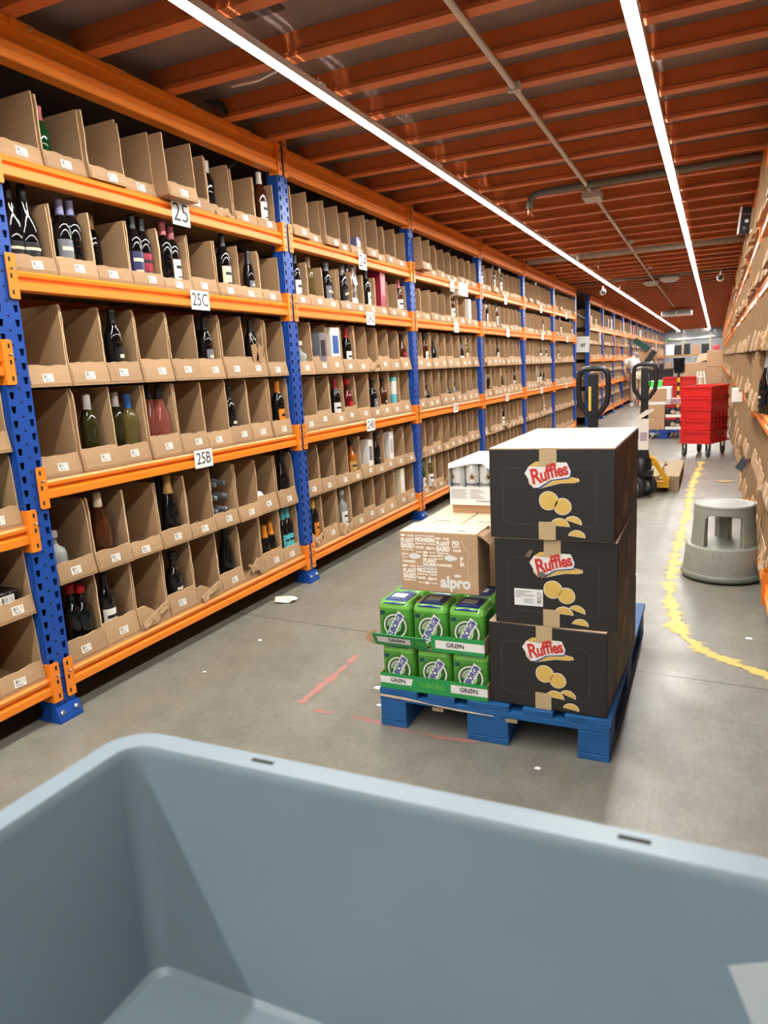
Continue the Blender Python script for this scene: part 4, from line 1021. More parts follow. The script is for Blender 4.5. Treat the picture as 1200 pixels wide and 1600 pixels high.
# brown cartons behind it
for k, (xa, xb, wd) in enumerate(((-.985, -.822, 'plain brown carton with slotted lid behind the white printed one'), (-.817, -.654, 'plain brown slotted carton squeezed against the black snack cartons'))):
    o = MB().box(.003, xb-xa-.003, .006, .40, 0, .226).build('brown_carton', KRAFT, loc=(xa, 2.425, .467), bevel=.002); tag(o, wd, 'carton', 'brown cartons on the pallet')
    l = MB().box(0, xb-xa, 0, .405, .223, .232); l.prism([(.001,.228),(.010,.190),(.03,.184),(xb-xa-.03,.184),(xb-xa-.008,.19),(xb-xa-.001,.228)], 'y', -.002, .002)
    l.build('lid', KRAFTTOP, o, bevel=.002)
    s = MB().box(.05, .11, .035, .043, .232, .2326)
    for q in range(4): s.box(.03+.03*q, .045+.03*q, -.003, -.002, .224, .2255)
    s.build('lid_slot', INK, o)
# white tray of silver cans on top of them
kt = empty('can_tray', (-.925, 2.60, .700)); tag(kt, 'white tray of silver beer cans on the brown cartons', 'tray')
MB().box(.006, .26, .02, .36, 0, .034).build('kraft_pad', KRAFT, kt)
b = MB().box(0, .285, 0, .40, .034, .037)
for q in ((0,.285,0,.003),(0,.285,.397,.400),(0,.003,0,.4),(.282,.285,0,.4)): b.box(q[0], q[1], q[2], q[3], .037, .104)
tr_ = b.build('tray_body', WHITE, kt)
p = MB()
for k in range(7): p.box(.008, .075-.006*(k % 3), -.0006, 0, .060+.0055*k, .0615+.0055*k); p.box(.085, .14-.008*(k % 4), -.0006, 0, .060+.0055*k, .0615+.0055*k)
p.box(.175, .235, -.0006, 0, .098, .102, 1); p.box(.175, .235, -.0006, 0, .070, .074, 1); p.box(.175, .179, -.0006, 0, .070, .102, 1); p.box(.231, .235, -.0006, 0, .070, .102, 1)
for k in range(8): p.box(.190+.0036*k, .190+.0036*k+(.0012 if k % 3 else .0022), -.0006, 0, .076, .096, 1)
p.text('Krombacher Pils', .012, face((.15, -.0004, .050), (1,0,0), (0,0,1)), 0)
p.build('tray_print', [mat('print_grey', (90,90,92), .6), INK], tr_)
SILV = mat('can_silver', (222, 226, 224), .3, .25)
cg, cp = MB(), MB()
cpr = [(.020,0),(.0262,.006),(.0262,.132),(.0245,.142),(.021,.150),(.0215,.154)]
cg.lathe(cpr, 20)
R_ = .0266
def wrap(p): a = p.x/R_ - PI/2 ; return (math.cos(a)*(R_+p.z), math.sin(a)*(R_+p.z), p.y)
cp.text('Krombacher', .016, Matrix.Translation((0,0,.076)), 0, bold=.0003, warp=wrap, squash=.8)
for (pts_, mi) in (([(-.009,.092),(.009,.092),(.011,.108),(.005,.112),(0,.122),(-.005,.112),(-.011,.108)], 1), ([(-.004,.096),(.004,.096),(.004,.108),(-.004,.108)], 0)):
    cp.add([wrap(Vector((px, pz, .0004+.0003*(mi == 0)))) for px, pz in pts_], [tuple(range(len(pts_)))], mi)
CG = cg.mesh('beer_can', SILV); CPM = cp.mesh('can_print', [INK, mat('print_gold', (190,150,90), .4)], recalc=False)
n = 0
for j in range(7):
    for i in range(5):
        if j and i: continue
        o = bpy.data.objects.new('beer_can', CG); COL.objects.link(o); o.location = (-.925+.031+.0555*i, 2.60+.032+.0555*j, .738); o.rotation_euler = (0,0,(-.75,.18,.5,0,.3)[i])
        tag(o, 'silver beer can of the white tray, %s' % (('front row, %s from the torn film corner' % ORD[i]) if not j else 'outer side row, %s back' % ORD[j]), 'beer can', 'silver cans in the white tray'); link('can_print', CPM, o)
f = MB().box(.0, .285, -.002, .402, .1935, .1945)
f.add([(0,-.002,.194),(.10,-.002,.194),(.0,-.004,.175)], [(0,1,2)]).add([(.135,-.002,.194),(.21,-.002,.194),(.175,-.005,.165)], [(0,1,2)]).add([(0,-.002,.194),(0,.402,.194),(-.001,.402,.104),(-.001,-.002,.104)], [(0,1,2,3)])
f.build('film_cover', mat('white_film', (242,242,240), .3), kt)

# ------------------------------------------------------------------ grey kick stool
STOOLM = mat('stool_grey_plastic', (148, 152, 142), .5, var=.14, vscale=14, bump=.1, bscale=60)
SCUFF = mat('stool_scuff', (80, 82, 78), .7)
st = empty('step_stool', (.072, 4.435, 0)); tag(st, 'round grey plastic step stool with a scuffed base standing on the yellow line side', 'stool')
MB().lathe([(.196,.018),(.218,.012),(.224,.024),(.220,.044),(.205,.050)], 48, caps=False).lathe([(.16,.004),(.206,.004),(.206,.018),(.16,.018)], 48, mi=1, caps=False).build('base_ring', [mat('stool_ring', (124,128,120), .45), RUBBER], st)
MB().lathe([(.212,.044),(.211,.060),(.198,.188),(.195,.195),(.187,.197),(.09,.191),(.001,.191)], 48, caps=False).build('lower_step', STOOLM, st)
sc = MB(); rs = random.Random(3)
for k in range(46):
    a = -PI/2+rs.gauss(-.25,.55); z = rs.uniform(.06,.17); r0 = .211-(z-.06)*.1016; ln = rs.uniform(.003,.012); hh = rs.uniform(.0008,.003)
    sc.lathe([(r0+.0006, z), (r0+.0006-hh*.15, z+hh)], 3, caps=False, a0=a, a1=a+ln/r0, sm=False)
sc.build('scuff_mark', SCUFF, st)
m = MB()
def seg_shell(a0, a1, z0, z1, t=.012):
    def R(z): return .175-(z-.19)*(.175-.159)/(.415-.19)
    n = max(3, int((a1-a0)/.12)); zs = [z0+(z1-z0)*k/3 for k in range(4)]
    loops = []
    for k in range(n+1):
        a = a0+(a1-a0)*k/n; c, s_ = math.cos(a), math.sin(a)
        loops.append([((R(z))*c, (R(z))*s_, z) for z in zs]+[((R(z)-t)*c, (R(z)-t)*s_, z) for z in reversed(zs)])
    m.loft(loops, sm=False)
for c in (PI/6, PI*5/6, PI*1.5-PI): pass
for c in (math.radians(-90+57), math.radians(-90-57), math.radians(90)):
    hw_ = .27 if c > 0 else .36
    seg_shell(c-hw_, c+hw_, .192, .382)
    seg_shell(c-hw_-.06, c+hw_+.06, .360, .382); seg_shell(c-hw_-.14, c+hw_+.14, .372, .382)
seg_shell(0, 2*PI, .378, .415)
m.build('leg_ring', STOOLM, st)
# inner faces of the legs
for nm, c in (('leg', math.radians(-33)), ('leg', math.radians(-147)), ('leg', math.radians(90))):
    lm = MB()
    for sgn in (-1, 1):
        k_ = .27 if c > 0 else .36
        a = c+sgn*k_; a2 = c+sgn*k_*.7
        lm.loft([[(.170*math.cos(a),.170*math.sin(a),.192),(.13*math.cos(a2),.13*math.sin(a2),.192),(.12*math.cos(a2),.12*math.sin(a2),.380),(.157*math.cos(a),.157*math.sin(a),.380)],
                 [(.168*math.cos(a-sgn*.05),.168*math.sin(a-sgn*.05),.192),(.13*math.cos(a2-sgn*.08),.13*math.sin(a2-sgn*.08),.192),(.12*math.cos(a2-sgn*.08),.12*math.sin(a2-sgn*.08),.380),(.157*math.cos(a-sgn*.05),.157*math.sin(a-sgn*.05),.380)]], sm=False)
    qs = [k_*.7*q for q in (-1,-.35,.35,1)]
    lm.loft([[(.132*math.cos(c+q),.132*math.sin(c+q),z) for q in qs]+[(.122*math.cos(c+q),.122*math.sin(c+q),z) for q in reversed(qs)] for z in (.192,.38)], sm=False)
    lm.build(nm, STOOLM, st)
MB().lathe([(.148,.405),(.1585,.410),(.161,.420),(.157,.428),(.146,.430),(.139,.427),(.10,.4275),(.095,.429),(.07,.4275),(.065,.429),(.001,.429)], 48).build('top_step', STOOLM, st)

# ------------------------------------------------------------------ pallet trucks
JY = mat('truck_yellow', (232, 176, 36), .4, var=.1, vscale=10); JB = mat('truck_black', (22, 22, 24), .35)
def truck(label, x, y, rz, lift, pouch=False, turn=0.0):
    r = empty('pallet_truck', (x, y, 0), rz); tag(r, label, 'pallet truck', 'hand pallet trucks')
    for s_ in (-1, 1):
        f = MB().prism([(.26,.052+lift),(1.38,.030+lift),(1.40,.045+lift),(1.36,.082+lift),(.26,.086+lift)], 'x', s_*.15-.07, s_*.15+.07, M=None)
        f.build('fork', JY, r, bevel=.006)
        wh = MB().lathe([(.038,-.035),(.038,.035)], 14, M=Matrix.Translation((s_*.15, 1.18, .038)) @ Matrix.Rotation(PI/2,4,'Y')); wh.build('load_wheel', RUBBER, r)
    fr = MB().box(-.225,.225,.235,.275,.05+lift,.11+lift)
    for s_ in (-1, 1):
        fr.loft([[(s_*.045,.13,.37+lift),(s_*.045,.21,.38+lift),(s_*.045,.21,.33+lift),(s_*.045,.13,.31+lift)],[(s_*.10,.15,.335+lift),(s_*.10,.22,.34+lift),(s_*.10,.22,.28+lift),(s_*.10,.15,.27+lift)],[(s_*.222,.235,.125+lift),(s_*.222,.285,.125+lift),(s_*.222,.285,.055+lift),(s_*.222,.235,.055+lift)]], sm=False)
    fr.box(-.06,.06,.14,.21,.31+lift,.38+lift); fr.box(.165,.225,.275,.36,.10+lift,.135+lift); fr.box(-.225,-.165,.275,.36,.10+lift,.135+lift)
    fr.build('fork_carriage', JY, r, bevel=.004)
    pb = MB().lathe([(.075,.20),(.085,.21),(.085,.34),(.06,.37),(.045,.42),(.03,.46)], 20, c=(0,.05,0)); pb.box(-.10,.10,-.02,.14,.19,.25); pb.box(-.06,.06,.06,.22,.22,.36); pb.tube([(-.08,.0,.27),(-.12,-.04,.30)], .015, 6)
    pb.build('pump_body', JB, r, bevel=.004)
    for s_ in (-1, 1):
        TW = Matrix.Translation((0,.03,0)) @ Matrix.Rotation(turn, 4, 'Z') @ Matrix.Translation((s_*.078,0,.098)) @ Matrix.Rotation(PI/2,4,'Y')
        w_ = MB().lathe([(.080,-.028),(.096,-.026),(.098,0),(.096,.026),(.080,.028)], 24, M=TW).lathe([(.060,-.031),(.060,.031)], 18, M=TW, mi=1)
        w_.build('steer_wheel', [RUBBER, mat('wheel_hub_grey', (120,118,112), .5)], r)
    MB().box(-.035,.035,0,.06,.09,.22).build('axle_fork', JB, r)
    h = MB(); hx = .02 if pouch else 0
    h.box(-.032,.032,-.014,.030,.40,1.17); h.prism([(-.05,.36),(.05,.36),(.026,.50),(-.026,.50)], 'y', -.02, .06)
    hd = h.build('tiller', JB, r, loc=(hx,0,0), bevel=.004)
    lp = MB(); lp.tube([(0,0,.88),(-.040,0,.91),(-.086,0,.975),(-.096,0,1.04),(-.094,0,1.15),(-.086,0,1.185),(-.06,0,1.202),(0,0,1.206),(.06,0,1.202),(.086,0,1.185),(.094,0,1.15),(.096,0,1.04),(.086,0,.975),(.040,0,.91),(0,0,.88)], .0185, 12)
    lp.build('handle_loop', mat('handle_grip_black', (30,30,32), .35), hd)
    MB().box(.004,.020,-.0135,-.012,.95,1.10).build('warning_sticker', mat('sticker_yellow', (220,190,70), .5), hd)
    MB().box(.010,.026,.030,.0312,.93,1.09).build('warning_sticker', MATS['sticker_yellow'], hd)
    MB().tube([(.03,-.02,1.12),(.05,-.025,1.04),(.035,-.02,.98)], .006, 6).build('release_lever', JB, hd)
    if pouch:
        p = MB().box(-.042,.042,-.030,-.016,.44,.72); p.prism([(-.06,.70),(.08,.79),(.09,.81),(.02,.80),(-.07,.735)], 'y', -.034, -.026); p.box(-.03,.03,-.0305,-.030,.52,.60,1)
        p.build('paper_pouch', [mat('pouch_white', (224,216,206), .5), mat('pouch_print', (170,150,160), .6)], hd)
    return r
truck('black handled pallet truck parked behind the black snack cartons, forks into the blue pallet', -.735, 4.98, PI, .0)
truck('yellow and black pallet truck with white paper pouch, forks under the bare wooden pallet', -.595, 6.93, -.02, .0, True, 1.0)
pallet('bare worn wooden pallet on the forks of the yellow pallet truck', -1.08, 7.27, .80, 1.17, WOOD, None)

# ------------------------------------------------------------------ red crates
RED = mat('crate_red_plastic', (214, 34, 36), .38, var=.05, vscale=4)
def crate_mesh(w_, d, h, floor_=True):
    m = MB(); t = .006
    L = lambda i, z: rrect(i, w_-i, i, d-i, .012, z, 3)
    m.loft([L(.012,0), L(.012,h-.022), L(.0,h-.022), L(0,h), L(.008,h), L(.016,.006)], sm=False, cap1=True)
    m.loft([L(.006,.018), L(.006,.024), L(.012,.026), L(.012,.012)], sm=False, cap0=False, cap1=False)
    for x in (w_*.18, w_*.82): m.box(x-.005, x+.005, .006, .014, .02, h-.02); m.box(x-.005, x+.005, d-.014, d-.006, .02, h-.02)
    for k in range(1, 5): m.box(.006, .014, d*k/5-.004, d*k/5+.004, .02, h-.02); m.box(w_-.014, w_-.006, d*k/5-.004, d*k/5+.004, .02, h-.02)
    return m
CRM = crate_mesh(.395, .60, .140).mesh('stacking_crate', RED)
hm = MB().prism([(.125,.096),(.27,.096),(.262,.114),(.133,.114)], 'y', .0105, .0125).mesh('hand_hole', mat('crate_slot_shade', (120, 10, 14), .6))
ca = Matrix.Translation((-.030, 9.75, 0)) @ Matrix.Rotation(math.radians(-20.5), 4, 'Z') @ Matrix.Translation((-.395, 0, 0))
def put_crate(label, M, me=CRM, cat='crate', group='red stacking crates', nm='stacking_crate'):
    o = bpy.data.objects.new(nm, me); COL.objects.link(o); o.matrix_world = M; tag(o, label, cat, group)
    if me is CRM: link('hand_hole', hm, o)
    return o
for k in range(5): put_crate('red plastic crate on the wheeled dolly, %s from the bottom of five' % ORD[k] if k not in (0, 4) else ('bottom red crate resting on the wheeled dolly' if not k else 'top open red crate of the stack on the wheeled dolly'), ca @ Matrix.Translation((0, 0, .192+.1385*k)))
dl = empty('dolly'); dl.matrix_world = ca; tag(dl, 'red crate dolly on four grey casters', 'dolly')
MB().box(-.008,.403,-.008,.608,.172,.190).build('frame', RED, dl, bevel=.004)
for (x, y) in ((.05,.06),(.345,.06),(.05,.54),(.345,.54)):
    c = MB().box(x-.022,x-.018,y-.03,y+.03,.05,.165).box(x+.018,x+.022,y-.03,y+.03,.05,.165).box(x-.03,x+.03,y-.035,y+.035,.160,.172).build('caster', STEEL, dl)
    MB().lathe([(.045,-.015),(.052,-.012),(.052,.012),(.045,.015)], 18, M=Matrix.Translation((x, y, .052)) @ Matrix.Rotation(PI/2,4,'Y')).build('wheel', mat('caster_grey', (96,94,92), .6), c)
# ------------------------------------------------------------------ goods on the far blue pallet
pallet('blue pallet of stacked goods next to the red crate dolly', -1.12, 12.1, .80, 1.2, mat('pallet_deep_blue', (20, 60, 140), .6, var=.2, vscale=9), None)
def carton(label, x0, x1, y0, y1, z0, z1, m=KRAFT, nm='carton', group='cartons further down the aisle', rz=0, tape=True, M=None):
    o = MB().box(-(x1-x0)/2,(x1-x0)/2,-(y1-y0)/2,(y1-y0)/2,0,z1-z0).build(nm, m, loc=((x0+x1)/2,(y0+y1)/2,z0), rot=(0,0,rz), bevel=.004); tag(o, label, 'carton', group)
    if tape: MB().box(-.025,.025,-(y1-y0)/2-.001,(y1-y0)/2+.001,z1-z0-.05,z1-z0+.001).build('tape', TAPE, o)
    return o
carton('lowest brown carton on the far blue pallet', -1.08,-.705,12.12,12.5,.146,.33)
carton('second brown carton up on the far blue pallet', -1.08,-.705,12.12,12.5,.332,.53)
o = carton('white framed brown carton topping the stack on the far blue pallet', -1.08,-.62,12.12,12.55,.534,.80, WHITE, tape=False); MB().box(-.22,.17,-.2165,-.2155,.05,.25).build('brown_window', KRAFT, o)
gr = MB().box(-.16,.10,-.12,.12,0,.10).build('green_tray', mat('bright_green_plastic',(86,206,86),.4), loc=(-.86,12.30,.802), bevel=.008); tag(gr, 'bright green tray on top of the white framed carton', 'tray')
for k, (z0, z1) in enumerate(((.146,.33),(.335,.53))):
    t = empty('can_tray', (-.595, 12.12, z0)); tag(t, ('lower','upper')[k]+' white tray of dark tins on the far blue pallet', 'tray', 'trays of tins')
    MB().box(-.1,.19,0,.38,0,.045).build('tray_body', WHITE, t)
    tm = MB()
    for i in range(4): tm.lathe([(.034,0),(.036,.004),(.036,.125),(.033,.13)], 12, c=(-.063+.072*i,.04,.02))
    tm.build('tin_row', mat('tin_dark',(52,60,68),.35,.4), t)
    MB().lathe([(.0365,.04),(.0365,.09)],12,c=(.009,.04,.02),caps=False).lathe([(.0365,.03),(.0365,.07)],12,c=(.081,.04,.02),caps=False).build('tin_label', mat('tin_label',(206,180,150),.5), t)
mk = carton('low pack wrapped in pink and grey film on the far blue pallet', -.70,-.42,12.12,12.5,.534,.62, mat('pink_grey_film',(176,130,140),.35,var=.4,vscale=14), 'film_pack', tape=False)

# ------------------------------------------------------------------ things further down
M = lambda x, y, z, rz=0, ry=0: Matrix.Translation((x, y, z)) @ Matrix.Rotation(rz, 4, 'Z') @ Matrix.Rotation(ry, 4, 'Y')
zz = 0
for k in range(5): put_crate('red crate standing behind the tall dolly stack, %s up from the floor' % ORD[k], M(-.92, 15.0, .02+.172*k), crate_mesh(.60,.40,.17).mesh('stacking_crate', RED) if k == 0 else bpy.data.meshes['stacking_crate.001'], group='red crates behind the dolly')
for k in range(4): put_crate('dark red crate behind the person, %s up from the floor' % ORD[k], M(-2.0, 21.8, .0+.14*k), CRM, group='red crates behind the person')
BCR = crate_mesh(.55,.40,.22).mesh('black_crate', BLACKP)
for k in range(4): put_crate('black plastic crate in the stack behind the pallet truck handle, %s up' % ORD[k], M(-1.42, 17.6, .0+.262*k), BCR, 'crate', 'black crates', 'black_crate')
c1 = carton('brown carton beside the bending person carrying the tilted crates', -2.10,-1.70,22.5,22.9,1.06,1.50)
sup = MB().box(-.35,.35,-.25,.25,1.00,1.06)
for (x, y) in ((-.32,-.22),(.32,-.22),(-.32,.22),(.32,.22)): sup.box(x-.02,x+.02,y-.02,y+.02,0,1.0)
sup = sup.build('packing_table', mat('table_grey',(110,110,108),.6), loc=(-1.85,22.7,0)); tag(sup, 'small grey table under the brown carton by the bending person', 'table')
put_crate('dark green crate tilted on top of the brown carton', M(-2.22,22.4,1.74,0,.62), crate_mesh(.50,.36,.16).mesh('green_crate', mat('crate_dark_green',(16,70,58),.4)), 'crate', 'tilted crates', 'green_crate')
put_crate('black crate tilted against the dark green one', M(-1.76,22.35,1.10,0,-1.0), crate_mesh(.40,.36,.15).mesh('tilted_black_crate', BLACKP), 'crate', 'tilted crates', 'black_crate')
# stacker mast with yellow and black stripes and a dark cap
o = empty('warning_post', (-.62, 14.6, 0)); tag(o, 'yellow and black striped post topped by a black bucket', 'post')
p = MB(); 
for k in range(12): p.box(-.022,.022,-.022,.022,.08*k,.08*k+.08, k % 2)
p.box(-.16,.16,-.16,.16,0,.02,1)
p.build('striped_tube', [mat('post_yellow',(226,190,40),.5), BLACKP], o)
MB().lathe([(.07,.96),(.085,1.0),(.10,1.22),(.11,1.24),(.10,1.24),(.09,1.02)], 18).build('bucket', BLACKP, o)
# white step ladder
o = empty('step_ladder', (-.26, 17.0, 0)); tag(o, 'white folding step ladder behind the red crates', 'ladder')
for s_ in (-1, 1):
    MB().tube([(-.16+.05*s_,-.14,0),(-.05+.03*s_,0,.93)], .014, 6).build('rail', WHITE, o)
    MB().tube([(.12+.05*s_,.14,0),(.0+.03*s_,0,.93)], .012, 6).build('rail', WHITE, o)
for k in range(4): MB().box(-.20+.03*k,-.06+.025*k,-.16+.03*k,-.08+.03*k,.2+.2*k,.225+.2*k).build('step', WHITE, o)
# column of flattened cartons against the end of the other rack
for k in range(4): carton('brown carton in the column by the blue end post, %s up from the floor' % ORD[k], -.17,.12,16.6,17.1,.001+.34*k,.335+.34*k, group='column of brown cartons')
o = MB().box(-.07,.07,-.06,.06,0,.10).build('pink_bag', mat('pink_cloth',(206,80,96),.7,bump=.6,bscale=20), loc=(.0,16.8,1.362), bevel=.03); tag(o, 'crumpled pink bag on top of the brown carton column', 'bag')
carton('large open brown carton far down the aisle centre', -.84,-.25,24.0,24.8,.25,1.06, group='cartons further down the aisle', tape=True)
pallet('wooden pallet under the large far brown cartons', -.95, 23.9, .80, 1.2, WOOD, None)
carton('brown carton beneath the large far one', -.86,-.24,23.95,24.85,.146,.249, tape=False)
o = MB().prism([(0,0),(.5,.10),(.5,.30),(.08,.24)], 'y', 0, .5).build('carton_flap_box', KRAFTTOP, loc=(-.55,24.1,1.065)); tag(o, 'pale open carton lying skewed on the large far carton', 'carton')
# end of the hall: shelf of dark goods
o = empty('end_shelf', (-1.25, 30.0, 0)); tag(o, 'shelving with dark goods in front of the grey end wall', 'shelving')
OR2 = ORANGE
for z in (.62, 1.28): MB().box(-.9,1.05,0,.6,z,z+.06).build('shelf', mat('shelf_wood',(178,132,84),.7), o)
for x in (-.88,.08,1.0): MB().box(x,x+.05,0,.05,0,2.1).build('post', mat('post_pale',(190,170,146),.6), o)
rg2 = random.Random(9)
cols = [('black',BLACKP),('brown',KRAFT),('dark grey',mat('dark_grey_plastic',(60,62,64),.5)),('black',BLACKP),('white',WHITE)]
for k in range(12):
    cn, cm = cols[rg2.randrange(5)]; lv = k//6; x = -2.06+.31*(k % 6); hh = rg2.uniform(.14,.42)
    carton('%s box on the %s end shelf, %s along' % (cn, ('lower','upper')[lv], ORD[k % 6]), x, x+rg2.uniform(.20,.29), 30.02, 30.4, (.681,1.341)[lv], (.681,1.341)[lv]+hh, cm, 'goods_box', 'goods on the end shelf', tape=False)
o = MB().lathe([(.10,0),(.10,.02)], 24, M=Matrix.Rotation(PI/2,4,'X')).build('round_sign', mat('sign_pale_green',(150,210,150),.5), loc=(-2.0,37.0,2.05)); tag(o, 'round pale green sign hanging at the far end', 'sign')
MB().tube([(0,-.01,.1),(0,-.01,.46)], .006, 6).build('hanger', STEEL, o)
o = MB().tube([(-2.0,36.8,2.02),(.3,36.8,2.10)], .07, 12).build('end_duct', mat('duct_pale',(196,200,202),.4,.3)); tag(o, 'pale horizontal duct across the grey end wall', 'duct')
for x in (-1.7, -.1): 
    MB().tube([(x,36.8,2.05),(x,36.8,2.615)], .012, 6).build('hanger', STEEL, o)

# ------------------------------------------------------------------ floor marks and litter
def floor_paint(nm, label, pts, wd, rgb, amount, scale, z=.0012):
    m = bpy.data.materials.new(nm); m.use_nodes = True; nt = m.node_tree; b = nt.nodes['Principled BSDF']; b.inputs['Base Color'].default_value = lin(rgb)+(1,); b.inputs['Roughness'].default_value = .55
    tc = nt.nodes.new('ShaderNodeTexCoord'); mp = nt.nodes.new('ShaderNodeMapping'); mp.inputs['Scale'].default_value = (.5, 1, 1); nt.links.new(tc.outputs['Object'], mp.inputs[0])
    n = nt.nodes.new('ShaderNodeTexNoise'); n.inputs['Scale'].default_value = scale; n.inputs['Detail'].default_value = 7; n.inputs['Roughness'].default_value = .72; nt.links.new(mp.outputs[0], n.inputs['Vector'])
    uv = nt.nodes.new('ShaderNodeSeparateXYZ'); nt.links.new(tc.outputs['UV'], uv.inputs[0])
    e = nt.nodes.new('ShaderNodeMath'); e.operation = 'PINGPONG'; e.inputs[1].default_value = .5; nt.links.new(uv.outputs[0], e.inputs[0])
    ad = nt.nodes.new('ShaderNodeMath'); ad.operation = 'MULTIPLY_ADD'; ad.inputs[1].default_value = .55; nt.links.new(e.outputs[0], ad.inputs[0]); nt.links.new(n.outputs[0], ad.inputs[2])
    g = nt.nodes.new('ShaderNodeMath'); g.operation = 'GREATER_THAN'; g.inputs[1].default_value = amount; nt.links.new(ad.outputs[0], g.inputs[0])
    nt.links.new(g.outputs[0], b.inputs['Alpha'])
    vs = []; fs = []; P_ = [Vector((p[0], p[1])) for p in pts]; Q = []
    for i in range(len(P_)-1):
        for k in range(8):
            t = k/8; p0 = P_[max(i-1,0)]; p1 = P_[i]; p2 = P_[i+1]; p3 = P_[min(i+2,len(P_)-1)]
            Q.append(.5*((2*p1)+(-p0+p2)*t+(2*p0-5*p1+4*p2-p3)*t*t+(-p0+3*p1-3*p2+p3)*t**3))
    Q.append(P_[-1]); me = bpy.data.meshes.new(nm)
    for i, q in enumerate(Q):
        d = (Q[min(i+1,len(Q)-1)]-Q[max(i-1,0)]).normalized(); nn = Vector((-d.y, d.x))*wd/2
        vs += [(q.x-nn.x, q.y-nn.y, z), (q.x+nn.x, q.y+nn.y, z)]
    for i in range(len(Q)-1): fs.append((2*i, 2*i+1, 2*i+3, 2*i+2))
    me.from_pydata(vs, [], fs); ul = me.uv_layers.new(name='UVMap')
    for p in me.polygons:
        for li in p.loop_indices: ul.data[li].uv = (me.loops[li].vertex_index % 2, 0)
    me.materials.append(m); o = bpy.data.objects.new(nm, me); COL.objects.link(o); tag(o, label, 'floor marking'); return o
floor_paint('yellow_floor_line', 'worn yellow painted line curving past the grey step stool', [(-.12,9.4),(-.15,8.4),(-.18,7.5),(-.175,6.3),(-.195,5.15),(-.197,4.35),(-.175,3.87),(-.12,3.47),(-.03,3.26),(.07,3.15),(.16,3.07),(.30,2.96)], .150, (222,188,96), .68, 9)
floor_paint('pink_floor_line', 'worn pinkish red paint streak on the floor beside the blue pallet', [(-1.437,2.72),(-1.432,2.5),(-1.43,2.22)], .075, (172,118,112), .68, 14)
floor_paint('pink_floor_patch', 'faint pinkish paint remains along the front of the blue pallet', [(-1.36,2.18),(-1.15,2.185),(-.9,2.15),(-.70,2.155)], .06, (160,112,106), .70, 14)
pm = MB(); rp = random.Random(4)
pts = [(.085*math.cos(a)*(1+.3*rp.uniform(-1,1)), .05*math.sin(a)*(1+.35*rp.uniform(-1,1))) for a in [2*PI*k/11 for k in range(11)]]
pm.add([(x, y, .002+rp.uniform(0,.018)) for x, y in pts]+[(0,0,.03)], [(k, (k+1) % 11, 11) for k in range(11)])
o = pm.build('paper_scrap', mat('scrap_white',(222,220,208),.6), loc=(-2.19,3.325,0)); tag(o, 'crumpled white paper scrap on the floor in front of the rack foot', 'litter')
for k, (x, y, s_, wd) in enumerate(((-1.20,2.44,.018,'white fleck of paper left of the pallet corner'),(-1.13,2.30,.012,'tiny white fleck touching the blue pallet corner'),(-1.98,2.75,.010,'tiny white fleck in the middle of the open floor'),(.175,3.42,.016,'small white paper scrap between step stool and yellow line'),(-.47,2.06,.010,'tiny white fleck just in front of the blue pallet'),(-2.0,2.35,.008,'tiny pale crumb on the floor by the first rack foot'))):
    o = MB().prism([(-s_,-s_*.6),(s_*.7,-s_*.8),(s_,.3*s_),(.1*s_,s_*.8),(-.8*s_,.5*s_)], 'z', .0005, .003).build('paper_fleck', WHITE, loc=(x, y, 0)); tag(o, wd, 'litter')
o = MB().prism([(-.10,-.02),(.0,-.06),(.09,-.02),(.07,.05),(-.04,.06)], 'z', .001, .006).build('cardboard_scrap', KRAFT, loc=(.12,7.9,0)); tag(o, 'scrap of brown cardboard on the floor beside the torn bins', 'litter')
o = MB().box(-.14,.14,-.09,.09,0,.004,M=Matrix.Rotation(.18,4,'Y')).build('loose_flap', KRAFTTOP, loc=(.16,6.2,.03)); tag(o, 'loose pale cardboard flap on the floor behind the step stool', 'litter')

# ------------------------------------------------------------------ the tote the picture is taken over
TOTE = mat('tote_blue_grey', (116, 131, 140), .42, var=.06, vscale=5, bump=.05, bscale=40)
tx0, tx1, ty0, ty1 = -.649, .151, .014, .616
def TL(i, z, r): return rrect(tx0+i, tx1-i, ty0+i, ty1-i, r, z, 8)
t = MB().loft([TL(.050,.545,.03), TL(.018,.800,.04), TL(.002,.800,.05), TL(0,.804,.05), TL(0,.831,.05), TL(.0018,.833,.049), TL(.030,.833,.030), TL(.0325,.829,.028), TL(.0340,.820,.026), TL(.058,.562,.022), TL(.064,.556,.020)], sm=True)
tt = t.build('plastic_tote', TOTE); tag(tt, 'large empty blue grey plastic tote that the camera looks into', 'tote')
md = tt.modifiers.new('edge', 'EDGE_SPLIT'); md.split_angle = math.radians(28)
for x in (-.444, -.052): MB().box(x-.014, x+.014, .5985, .6045, .8325, .8334).build('rim_slot', DARK, tt)
MB().box(-.03,.03,-.0008,.0,-.028,.028,M=Matrix.Translation((.064,.5728,.740)) @ Matrix.Rotation(-.10,4,'X') @ Matrix.Rotation(-.4,4,'Y')).build('paper_label', mat('label_greyish',(176,182,180),.6), tt)
tr = empty('picking_trolley', (-.249,.315,0)); tag(tr, 'low trolley carrying the blue grey tote', 'trolley')
MB().box(-.38,.38,-.29,.29,.51,.544).build('platform', GREYM, tr)
for (x, y) in ((-.35,-.26),(.35,-.26),(-.35,.26),(.35,.26)):
    MB().box(x-.015,x+.015,y-.015,y+.015,.12,.51).build('leg', GREYM, tr)
    MB().lathe([(.055,-.014),(.06,-.01),(.06,.01),(.055,.014)], 16, M=Matrix.Translation((x,y,.06)) @ Matrix.Rotation(PI/2,4,'Y')).build('wheel', RUBBER, tr)

